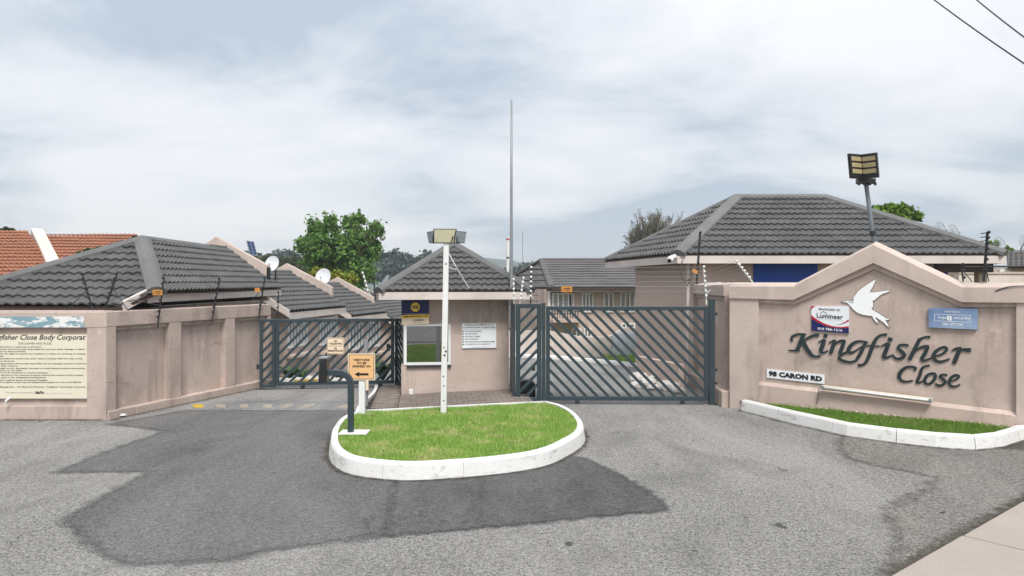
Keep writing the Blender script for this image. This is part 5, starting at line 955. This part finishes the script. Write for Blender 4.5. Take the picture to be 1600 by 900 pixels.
def access_post():
    f = G(546, 676, 0.2); t = thing('access_reader_post', 'slate blue curved post with dark reader box at the island edge', 'access reader', f); zt = P(546, 581, f.y).z
    pts = [f + V(0.02, 0, 0), V(f.x + .02, f.y, zt - .18)] + [V(f.x + .02 - .17 * (1 - math.cos(k * math.pi / 12)), f.y, zt - .18 + .17 * math.sin(k * math.pi / 12)) for k in range(1, 7)] + [V(f.x - .32, f.y, zt - .01)]
    m = MB(); 
    for i in range(len(pts) - 1): pass
    m = MB(); w, d = .038, .045; rings = []
    for i, p in enumerate(pts):
        dd = (pts[min(i + 1, len(pts) - 1)] - pts[max(i - 1, 0)]).normalized(); s = V(dd.z, 0, -dd.x); rings += [p + s * w - V(0, d, 0), p + s * w + V(0, d, 0), p - s * w + V(0, d, 0), p - s * w - V(0, d, 0)]
    n = len(pts); m.add(rings, [(4 * i + k, 4 * i + (k + 1) % 4, 4 * i + 4 + (k + 1) % 4, 4 * i + 4 + k) for i in range(n - 1) for k in range(4)] + [(0, 1, 2, 3), (4 * n - 4, 4 * n - 3, 4 * n - 2, 4 * n - 1)]); part(t, 'post', m, 'gate_steel', bevel=.006)
    h0 = V(f.x - .345, f.y, zt + .02); part(t, 'reader_box', MB().hexa([h0 + V(-.07, -.09, -.17), h0 + V(.045, -.09, -.16), h0 + V(.045, .09, -.16), h0 + V(-.07, .09, -.17), h0 + V(-.05, -.09, .15), h0 + V(.045, -.09, .17), h0 + V(.045, .09, .17), h0 + V(-.05, .09, .15)]), 'black_plastic', bevel=.012); part(t, 'box_lid', MB().obox(h0 + V(.0, 0, .182), V(.062, 0, 0), V(0, .105, 0), V(0, 0, .012)), 'galvanised', bevel=.004)
    part(t, 'base_plate', MB().box(f.x - .13, f.x + .26, f.y - .12, f.y + .16, 0.19, 0.212), 'white_paint', bevel=.006)
access_post()
def visitor_sign():
    f = G(566, 645, 0.2); fr = Frame(f.xy, (1, 0), (0, -1)); t, put, shp = quad_sign('visitor_sign', 'orange square sign with black left arrow on a white post', 'sign', fr, [(543.5, 552.5), (586, 552.5), (586, 594), (543.5, 594)], 'sign_pale', 0.045, 0.06)
    shp('print', [(.035, .035), (.965, .035), (.965, .965), (.035, .965)], 'ink', -.001); shp('print', [(.055, .055), (.945, .055), (.945, .945), (.055, .945)], 'sign_tan', .0005)
    for s, y, w in (('VISITORS', .72, .60), ('TO BE', .60, .36), ('SIGNED IN', .48, .66)): put(s, .5, y, w, .085, 'ink', .035)
    shp('arrow', [(.24, .22), (.42, .32), (.42, .262), (.76, .262), (.76, .178), (.42, .178), (.42, .12)], 'ink', .0015)
    part(t, 'post', MB().box(f.x - .048, f.x + .048, f.y - .045, f.y + .045, 0.12, P(566, 556, f.y).z), 'white_paint', bevel=.006); part(t, 'post_footing', MB().box(f.x - .16, f.x + .16, f.y - .09, f.y + .1, .15, .19), 'concrete', bevel=.02)
    q = G(571, 620); t = thing('steel_post', 'short galvanised post standing behind the orange visitor sign', 'post', (q.x, 13.6, 0)); x = (572 - 800) / F * 13.6; part(t, 'shaft', MB().box(x - .035, x + .035, 13.57, 13.63, 0, P(572, 532, 13.6).z), 'galvanised', bevel=.004); part(t, 'cover', MB().box(x - .05, x + .06, 13.5, 13.57, .3, .62), 'sign_pale', bevel=.01)
visitor_sign()
def cables():
    for a, b, lab in ((P(1400, -46, 14), P(1720, 178, 9), 'lower black overhead cable crossing the upper right sky'), (P(1465, -52, 14), P(1720, 145, 9), 'upper black overhead cable crossing the upper right corner')):
        pts = [a.lerp(b, i / 10) - V(0, 0, .06 * math.sin(math.pi * i / 10)) for i in range(-4, 15)]; solo('overhead_cable', MB().tube(pts, .011, 5), 'cable', lab, 'cable', 'overhead cables')
cables()

# ------------------------------------------------------------------ electric fence brackets, wires and warning plates
def bracket(base, top, mat, label, n=7, strut=None, r=.014, ins='black_plastic', arms=True):
    t = thing('fence_bracket', label, 'fence bracket', base, 'electric fence brackets'); part(t, 'stake', MB().tube([base, top], r, 6), mat); d = top - base; side = V(0, -1, 0)
    for i in range(n):
        p = base + d * (.22 + .76 * i / (n - 1)); part(t, 'insulator', MB().tube([p - V(0, .012, 0), p + V(.0, -.045, .008), p + V(0, -.06, .01)], [.02, .024, .014], 7), ins)
    for a, b in strut or (): part(t, 'strut', MB().tube([a, b], .008, 5), mat)
    return [base + d * (.22 + .76 * i / (n - 1)) for i in range(n)]
def wires(name, label, runs):
    t = thing('fence_wire', label, 'wire', runs[0][0]); 
    for a, b in runs: part(t, 'strand', MB().tube([a, b], .0028, 4), 'galvanised')
def fences():
    pb = lambda x, y, Y: P(x, y, Y); D = 'dark_steel'; K = []
    K.append(bracket(pb(146, 487, 12.4), pb(128.5, 427, 12.4), D, 'black fence bracket leaning left above the rules board', strut=[(pb(140, 448, 12.42), pb(100, 489, 12.42))])); K.append(bracket(pb(163, 487, 12.4), pb(183.5, 427, 12.4), D, 'black fence bracket leaning right at the corner of the notice wall', strut=[(pb(176, 450, 12.42), pb(201, 486, 12.42))]))
    b = W2.at3(246, 513, .02); K.append(bracket(b, V(b.x + .12, b.y, P(259, 433, b.y).z), D, 'black fence bracket with yellow plate on the first wall panel', 8)); b = W2.at3(331, 503, .02); K.append(bracket(b, V(b.x + .16, b.y, P(343, 434, b.y).z), D, 'black fence bracket on the second wall panel', 8)); b = W2.at3(404, 498, .02); K.append(bracket(b, V(b.x + .14, b.y, P(411, 434, b.y).z), D, 'black fence bracket at the gate end of the left wall', 8, strut=[(P(384, 480, b.y), P(404, 458, b.y))]))
    K.append(bracket(P(434, 498, 15.7), P(435.5, 456, 15.7), D, 'thin black fence bracket standing on the left gate', 5, r=.01))
    wires('fence_wire', 'fine fence wires strung along the left boundary wall', [(K[j][i], K[j + 1][i]) for j in range(1, 5) for i in (0, 2, 4, 6) if i < len(K[j]) and i < len(K[j + 1])])
    bracket(P(586.5, 470, 14.0), P(584, 434, 14.0), D, 'short black bracket at the left eave of the hut', 4); bracket(P(578, 462, 14.3), P(567, 426, 14.3), 'white_paint', 'thin white bracket left of the hut roof', 5, r=.009, ins='white_paint')
    a = bracket(P(803, 476, 13.9), P(802.5, 436, 13.9), 'white_paint', 'white fence bracket nearest the tall mast', 5, r=.011, ins='white_paint'); b = bracket(P(812, 476, 13.88), P(818, 434, 13.88), 'white_paint', 'white fence bracket tilted right beside the hut eave', 6, r=.011, ins='white_paint')
    c = bracket(P(829, 476, 13.86), P(830, 417, 13.86), D, 'black and white fence bracket on the narrow panel by the hut', 7, ins='white_paint', strut=[(P(830, y, 13.86), P(841, y + .5, 13.86)) for y in (419, 426, 432, 441, 461, 470)])
    e = bracket(P(1104, 476, 13.75), P(1099, 416, 13.75), 'white_paint', 'white fence bracket at the right end of the wide gate', 7, r=.013, ins='white_paint', strut=[(P(1101, 448, 13.75), P(1126, 441, 13.75)), (P(1102, 462, 13.74), P(1110, 452, 13.74))])
    wires('fence_wire', 'fine fence wires strung above the wide right gate', [(c[i], e[i]) for i in range(1, 7)])
    f1 = bracket(P(1088.5, 444, 14.1), P(1094, 362, 14.1), D, 'tall black fence stake in front of the large house corner', 5, r=.022); f2 = bracket(P(1176, 441, 13.2), P(1150, 408, 13.2), 'white_paint', 'white fence bracket slanting left before the blue garage door', 6, r=.011, ins='white_paint'); wires('fence_wire', 'fine fence wires before the brick side of the large house', [(e[i], f2[i]) for i in range(1, 6)])
    bracket(SW.at3(1537, 440, -.2), SW.at3(1543, 362, -.2), D, 'stout black fence stake on the right end of the name wall', 8, r=.022, strut=[(SW.at3(1541, y, -.2), SW.at3(1532, y + 1, -.2)) for y in (364, 370, 376)] + [(SW.at3(1541, 420, -.2), SW.at3(1545, 440, -.2))]); bracket(SW.at3(1505, 440, -.22), SW.at3(1502, 413, -.22), D, 'small black fence stake with raking strut on the name wall', 3, r=.014, strut=[(SW.at3(1503, 421, -.22), SW.at3(1519, 440, -.22))])
    solo('fence_rail', MB().tube([SW.at3(1503, 417, -.22), SW.at3(1600, 416, -.22)], .012, 5), D, 'dark rail strung over the right end of the name wall', 'rail')
    for px, py, w, h, Y, lab in ((246, 457, 15, 8.5, 12.8, 'orange warning plate hanging on the left wall bracket'), (402, 453, 8, 6, 15.2, 'tiny orange warning plate by the left gate post'), (885.5, 452, 17, 9, 13.75, 'orange warning plate wired above the wide right gate'), (1086, 424, 8, 9, 13.9, 'crumpled orange warning plate near the large house')):
        fr = Frame((0, Y), (1, 0), (0, -1)); t, put, shp = quad_sign('warning_plate', lab, 'warning sign', fr, [(px - w / 2, py - h / 2), (px + w / 2, py - h / 2 + (3 if w == 8 and h == 9 else 0)), (px + w / 2, py + h / 2), (px - w / 2, py + h / 2 - (3 if h == 9 and w == 8 else 0))], 'sign_orange', -.006, .002)
        if w > 10: put('WARNING', .55, .52, .62, .24, 'ink', .03); put('INGOZI', .55, .18, .40, .18, 'ink', .02); shp('symbol', [(.08, .3), (.2, .3), (.14, .72)], 'ink')
fences()

# ------------------------------------------------------------------ dishes and the solar panel
def dish(c, r, yaw, pitch, mat, label, wire=False):
    t = thing('satellite_dish', label, 'satellite dish', c, 'rooftop satellite dishes'); rot = Matrix.Rotation(yaw, 3, 'Z') @ Matrix.Rotation(pitch, 3, 'X'); n = 24; mb = MB(); rg = 4
    for q in range(rg + 1):
        for k in range(n): a = 2 * math.pi * k / n; rr = r * q / rg; mb.v.append(tuple(c + rot @ V(math.cos(a) * rr, -(rr / r) ** 2 * r * .28, math.sin(a) * rr * 1.08)))
    mb.f = [(q * n + k, q * n + (k + 1) % n, (q + 1) * n + (k + 1) % n, (q + 1) * n + k) for q in range(rg) for k in range(n)]
    if wire:
        mb = MB()
        for q, w in ((1.0, .012), (.6, .007)): mb.tube([c + rot @ V(math.cos(2 * math.pi * k / n) * r * q, 0, math.sin(2 * math.pi * k / n) * r * q) for k in range(n + 1)], w, 5, cap=False)
        for k in range(6): a = math.pi * k / 6; mb.tube([c + rot @ V(math.cos(a) * r, 0, math.sin(a) * r), c - rot @ V(math.cos(a) * r, 0, math.sin(a) * r)], .006, 4)
        part(t, 'wire_bowl', mb, mat)
    else: part(t, 'bowl', mb, mat, smooth=True, fix=False)
    lnb = c + rot @ V(0, -r * 1.1, -r * .35); part(t, 'feed_arm', MB().tube([c + rot @ V(0, -.2 * r, -r), lnb], .014, 5), 'galvanised'); part(t, 'feed_horn', MB().tube([lnb, lnb + rot @ V(0, .08, .03)], .035, 8), 'dish'); part(t, 'mount', MB().tube([c + rot @ V(0, .06, 0), c + V(0, .25, -.2), c + V(0, .25, -r * 1.6 - .3)], .025, 6), 'dark_steel')
dish(P(426.5, 412.5, 22.5), .225, R(-10), R(-18), 'dish', 'round white dish on the roof right of the first firewall'); dish(P(506, 433, 27.2), .29, R(-8), R(-18), 'dish', 'larger white dish above the second firewall')
for x, y, r, lb in ((1469, 358, .30, 'faint wire dish left of the pair above the large house roof'), (1489, 362, .30, 'faint wire dish right of the pair above the large house roof'), (1562, 382, .32, 'faint wire dish above the right end of the large roof'), (1602, 380, .32, 'faint wire dish cut off at the far right edge')): dish(P(x, y, 30), r, R(20), R(-15), 'galvanised', lb, True)
def solar():
    c = P(393.5, 388, 21); t = thing('rooftop_solar_unit', 'small tilted blue solar panel on the first firewall', 'solar panel', c); X = V(.16, .10, -.02); Z = V(-.09, .1, .21); part(t, 'frame', MB().obox(c, X * .55, X.cross(Z).normalized() * .012, Z), 'galvanised')
    nrm = X.cross(Z).normalized(); nrm = nrm if nrm.y < 0 else -nrm
    for i in range(2):
        for j in range(4): part(t, 'cell', MB().obox(c + nrm * .014 + X * .55 * (i - .5) * .94 + Z * (j - 1.5) * .47, X * .23, nrm * .002, Z * .215), 'solar_blue')
    part(t, 'bracket', MB().tube([c, c - V(-.08, 0, .35)], .015, 5), 'galvanised'); b = P(419.5, 450, 20.3); solo('vent_pipe', MB().tube([b, P(419.5, 418, 20.3)], .05, 8), 'black_plastic', 'short black vent pipe at the end of the first firewall', 'pipe')
solar()

# ------------------------------------------------------------------ trees and plants
def tree(name, label, cat, base, lobes, n, size, mat, trunk_r, trunk_h, group=None, depth=4):
    t = thing(name, label, cat, base, group); mb = MB(); rnd = random.Random(hash(label) % 1000 if False else len(label) * 7 + 3)
    limbs(mb, base, V(.02, 0, 1), trunk_h, trunk_r, depth, .55, rnd, .02, 7); part(t, 'trunk', mb, 'bark', fix=False)
    vs, ti = leafcloud(lobes, n, size); tinted('crown', vs, 4, ti, mat, t); return t
def lob(Y, *l): return [(P(x, y, Y + dy), (rx * Y / F, (rx + ry) / 2 * Y / F, ry * Y / F)) for x, y, rx, ry, dy in l]
q = P(533, 455, 45); tree('leafy_tree', 'tall bright green leafy tree rising behind the stepped units', 'tree', V(q.x, 45, -3), lob(45, (492, 357, 22, 22, 0), (515, 352, 18, 20, -1), (553, 352, 22, 24, 0), (585, 362, 20, 18, 0), (474, 383, 18, 16, 0), (505, 385, 30, 26, -1), (545, 385, 34, 30, -1), (578, 390, 22, 24, 0), (520, 420, 30, 26, 0), (560, 425, 28, 30, -1), (540, 445, 26, 22, 0), (492, 410, 24, 20, 0)), 17000, .26, 'leaf_green', .22, 3.4)
q = P(500, 440, 36); tree('yellow_green_bush', 'yellow green bush between the dishes below the leafy tree', 'bush', V(q.x, 36, -2), lob(36, (500, 428, 16, 12, 0), (525, 432, 14, 12, 0), (545, 440, 16, 14, 0), (484, 440, 12, 12, 0)), 2600, .22, 'leaf_lime', .06, 1.5, depth=3)
q = P(1400, 345, 30); tree('leafy_tree', 'bright green tree crown peeping over the large house roof', 'tree', V(q.x, 30, -1), lob(30, (1365, 330, 12, 10, 0), (1388, 326, 18, 10, 0), (1412, 328, 18, 12, 0), (1432, 338, 12, 8, 0), (1395, 340, 24, 14, 0)), 2600, .22, 'leaf_bright', .14, 1.7)
q = P(1552, 385, 32); tree('small_tree', 'small green tree tip beside the wire dish at the right', 'tree', V(q.x, 32, -1), lob(32, (1552, 382, 9, 8, 0), (1575, 390, 7, 5, 0)), 500, .2, 'leaf_bright', .08, 1.2, depth=3)
q = P(20, 362, 34); tree('dark_tree', 'dark tree top peeping over the orange roof at far left', 'tree', V(q.x, 34, -1), lob(34, (12, 360, 11, 4, 0), (-12, 358, 10, 6, 0)), 700, .22, 'leaf_dull', .08, 1.5, depth=3)
q = P(130, 398, 19.5); tree('roof_creeper', 'green shrub showing between the orange roof and the grey hip', 'shrub', V(q.x, 19.5, 0), lob(19.5, (127, 397, 7, 5, 0), (137, 392, 6, 4, 0), (156, 388, 5, 3, 0), (120, 402, 6, 4, 0)), 700, .11, 'leaf_plant', .04, 1.2, depth=2)
def bare_tree():
    Y = 38; b = P(1016, 440, Y); t = thing('bare_tree', 'sparse grey green tree behind the left end of the large roof', 'tree', V(b.x, Y, -1)); mb = MB(); rnd = random.Random(5); tips = []
    for k in range(9): tips += limbs(mb, V(b.x, Y, 1.0), V(-.72 + .19 * k + rnd.uniform(-.08, .08), rnd.uniform(-.4, .4), 1.3), 1.38, .07, 6, .38, rnd, .009, 4, .08)
    mb.tube([V(b.x, Y, -1), V(b.x, Y, 1.0)], .2, 6); part(t, 'branches', mb, 'twig', fix=False); sel = [tips[i] for i in range(0, len(tips), 5)]; n = min(14000, len(sel) * 8)
    vs, ti = leafcloud([(p, (.12, .12, .12)) for p in sel], n, .07); tinted('sparse_leaves', vs, 4, ti, 'leaf_grey', t)
bare_tree()
def far_wood():
    def belt(Y, prof, n, size, mat, label, name='distant_wood'):
        lobes = []
        for x, y in prof:
            lobes.append((P(x, y + 12, Y), (14 * Y / F, 14 * Y / F, 12 * Y / F))); lobes.append((P(x + random.uniform(-4, 4), y + 30, Y - 4), (16 * Y / F, 12 * Y / F, 16 * Y / F)))
        vs, ti = leafcloud(lobes, n, size); tag(tinted(name, vs, 4, ti, mat), label, 'trees', None, 'stuff')
    belt(170, [(x, 392 + 5 * math.sin(x * .11) + random.uniform(-4, 4) + max(0, x - 640) * .12) for x in range(372, 690, 11)], 15000, 1.15, 'leaf_haze_tinted', 'hazy blue green wood on the hill behind the units')
    belt(200, [(x, 412 + random.uniform(-4, 4)) for x in range(790, 860, 11)] + [(818, 411), (824, 408)], 4500, 1.2, 'leaf_haze_tinted', 'hazy dark tree clump on the skyline beside the tall mast')
    belt(230, [(x, 418 + random.uniform(-4, 5)) for x in list(range(-500, 372, 14)) + list(range(860, 2100, 14))], 16000, 1.5, 'leaf_haze_tinted', 'hazy belt of trees along the horizon behind the houses')
    belt(80, [(x, 400 + random.uniform(-5, 6)) for x in range(415, 480, 10)], 4000, .55, 'leaf_dull', 'dull olive trees between the first dish and the leafy tree', 'middle_wood')
    mb = MB(); n = 60
    for i in range(n + 1):
        x = -900 + 1800 * i / n; hh = 18 + 9 * math.sin(i * .5) + 5 * math.sin(i * 1.3 + 1); mb.v += [(x, 520, -3.1), (x, 560, hh * .55), (x, 640, hh * .9 - 4)]
    mb.f = [(3 * i + k, 3 * i + 3 + k, 3 * i + 4 + k, 3 * i + 1 + k) for i in range(n) for k in range(2)]; solo('hill', mb, 'hill_mat', kind='structure', smooth=True)
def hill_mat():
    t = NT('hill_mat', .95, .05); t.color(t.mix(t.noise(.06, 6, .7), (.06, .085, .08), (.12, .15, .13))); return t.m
hill_mat(); far_wood()
def spiky(p, n, h, label, group, w=.05):
    t = thing('garden_plant', label, 'plant', p, group); mb = MB(); rnd = random.Random(n)
    for k in range(n):
        a = rnd.uniform(0, 2 * math.pi); l = h * rnd.uniform(.6, 1.1); out = V(math.cos(a), math.sin(a), 0); s = V(-out.y, out.x, 0) * w * rnd.uniform(.5, 1); bend = rnd.uniform(.5, 1.1); m1 = p + out * l * .35 + V(0, 0, l * .55); tip = p + out * l * bend * .85 + V(0, 0, l * (1 - bend * .45))
        mb.add([p - s * .5, p + s * .5, m1 + s, m1 - s, tip], [(0, 1, 2, 3), (3, 2, 4)])
    me = mb.mesh('leaves', False); at = me.attributes.new('tint', 'FLOAT', 'POINT'); at.data.foreach_set('value', np.repeat(RNG.uniform(0, 1, n), 5).astype(np.float32)); link('leaves', me, 'leaf_plant', t)
GP = 'garden plants behind the left gate'
for x, y, n, h, lb in ((452, 596, 46, .55, 'spiky green plant low behind the left half of the gate'), (470, 594, 36, .45, 'second spiky green plant right of the gate stile'), (598, 590, 70, .85, 'tall fronded plant behind the right end of the left gate'), (530, 588, 24, .4, 'small green plant behind the curved reader post')):
    Y = 18.2; q = P(x, y, Y); spiky(V(q.x, Y, hgt(q.x, Y)), n, h, lb, GP)
def stones():
    for i, x in enumerate(range(438, 545, 9)):
        Y = 17.6 + random.uniform(-.1, .1); r = random.uniform(.08, .15); p = P(x, 600, Y); bm = bmesh.new(); bmesh.ops.create_icosphere(bm, subdivisions=2, radius=1)
        for v in bm.verts: v.co = V(v.co.x * r * 1.2, v.co.y * r, v.co.z * r * .8) * random.uniform(.85, 1.1)
        bmesh.ops.translate(bm, vec=(p.x, Y, hgt(p.x, Y) + r * .4), verts=bm.verts); me = bpy.data.meshes.new('garden_stone'); bm.to_mesh(me); bm.free(); tag(link('garden_stone', me, 'rock'), ORD[i] + ' pale stone from the left in the row edging the planting', 'stone', 'edging stones behind the left gate')
    Y = 16.9; k = thing('yellow_kerb', 'yellow painted kerb line behind the left gate', 'kerb', (-4.2, Y, 0)); a, b = P(462, 604, 16.9), P(550, 592, 18.6); m = MB(); a.z = hgt(a.x, a.y) + .05; b.z = hgt(b.x, b.y) + .05; d = (b - a); s = V(d.y, -d.x, 0).normalized() * .06; m.obox((a + b) / 2, d / 2, s, V(0, 0, .05)); part(k, 'kerb_stone', m, 'stripe_yellow', bevel=.01)
stones()
solo('gate_intercom', LG.box(MB(), LG.at(604)[0], LG.at(609)[0], .78, .94, -.12, -.035), 'black_plastic', 'small black box fixed behind the right stile of the left gate', 'intercom', bevel=.01)

def litter():
    c = G(191, 652); bm = bmesh.new(); bmesh.ops.create_icosphere(bm, subdivisions=2, radius=1)
    for v in bm.verts: v.co = V(v.co.x * .085, v.co.y * .05, max(-.2, v.co.z) * .035) * random.uniform(.6, 1.25)
    bmesh.ops.translate(bm, vec=(c.x, c.y, .035), verts=bm.verts); me = bpy.data.meshes.new('crumpled_rag'); bm.to_mesh(me); bm.free(); tag(link('crumpled_rag', me, 'white_paint'), 'small crumpled white rag at the foot of the left wall', 'litter')
    p = W1.at3(16, 621, .03); solo('torn_wire_stub', MB().tube([p, p + V(-.04, -.05, -.05), p + V(-.05, -.05, -.12)], [.02, .018, .012], 6), 'white_paint', 'torn white cable stub below the rules board', 'cable')
    pts = spline([SW.at3(1555, 455, .036), SW.at3(1572, 449, .045), SW.at3(1590, 447, .04), SW.at3(1612, 447, .036)], 4); solo('wall_cable', MB().tube(pts, .008, 5), 'cable', 'thin dark cable arched across the right coping of the name wall', 'cable')
    a = SW.at3(1102, 452, .3); e = P(1066, 408, 15.6); pts = spline([e, P(1063, 425, 15.4), P(1070, 440, 15), P(1078, 436, 15.2), P(1074, 446, 15)], 5); solo('loose_cable', MB().tube(pts, .012, 5), 'cable', 'loose black cable hanging from the eave of the large house', 'cable')
litter()
grime('road_grime', [Vector(G(x, y)[:2]) for x, y in ((1560, 702), (1580, 697), (1600, 692), (1640, 684))], 0.35, 0.018)

# ------------------------------------------------------------------ the air
def haze():
    mb = MB().box(-1400, 1400, -300, 900, -5, 45); o = solo('haze', mb, None, 'thin pale haze over the far trees and hill', 'haze', kind='stuff'); m = bpy.data.materials.new('haze_air'); m.use_nodes = True; nt = m.node_tree; nt.nodes.clear()
    out = nt.nodes.new('ShaderNodeOutputMaterial'); v = nt.nodes.new('ShaderNodeVolumePrincipled'); v.inputs['Density'].default_value = 0.0006; v.inputs['Color'].default_value = (0.86, 0.92, 1.0, 1); nt.links.new(v.outputs[0], out.inputs['Volume']); o.data.materials.append(m)
haze()
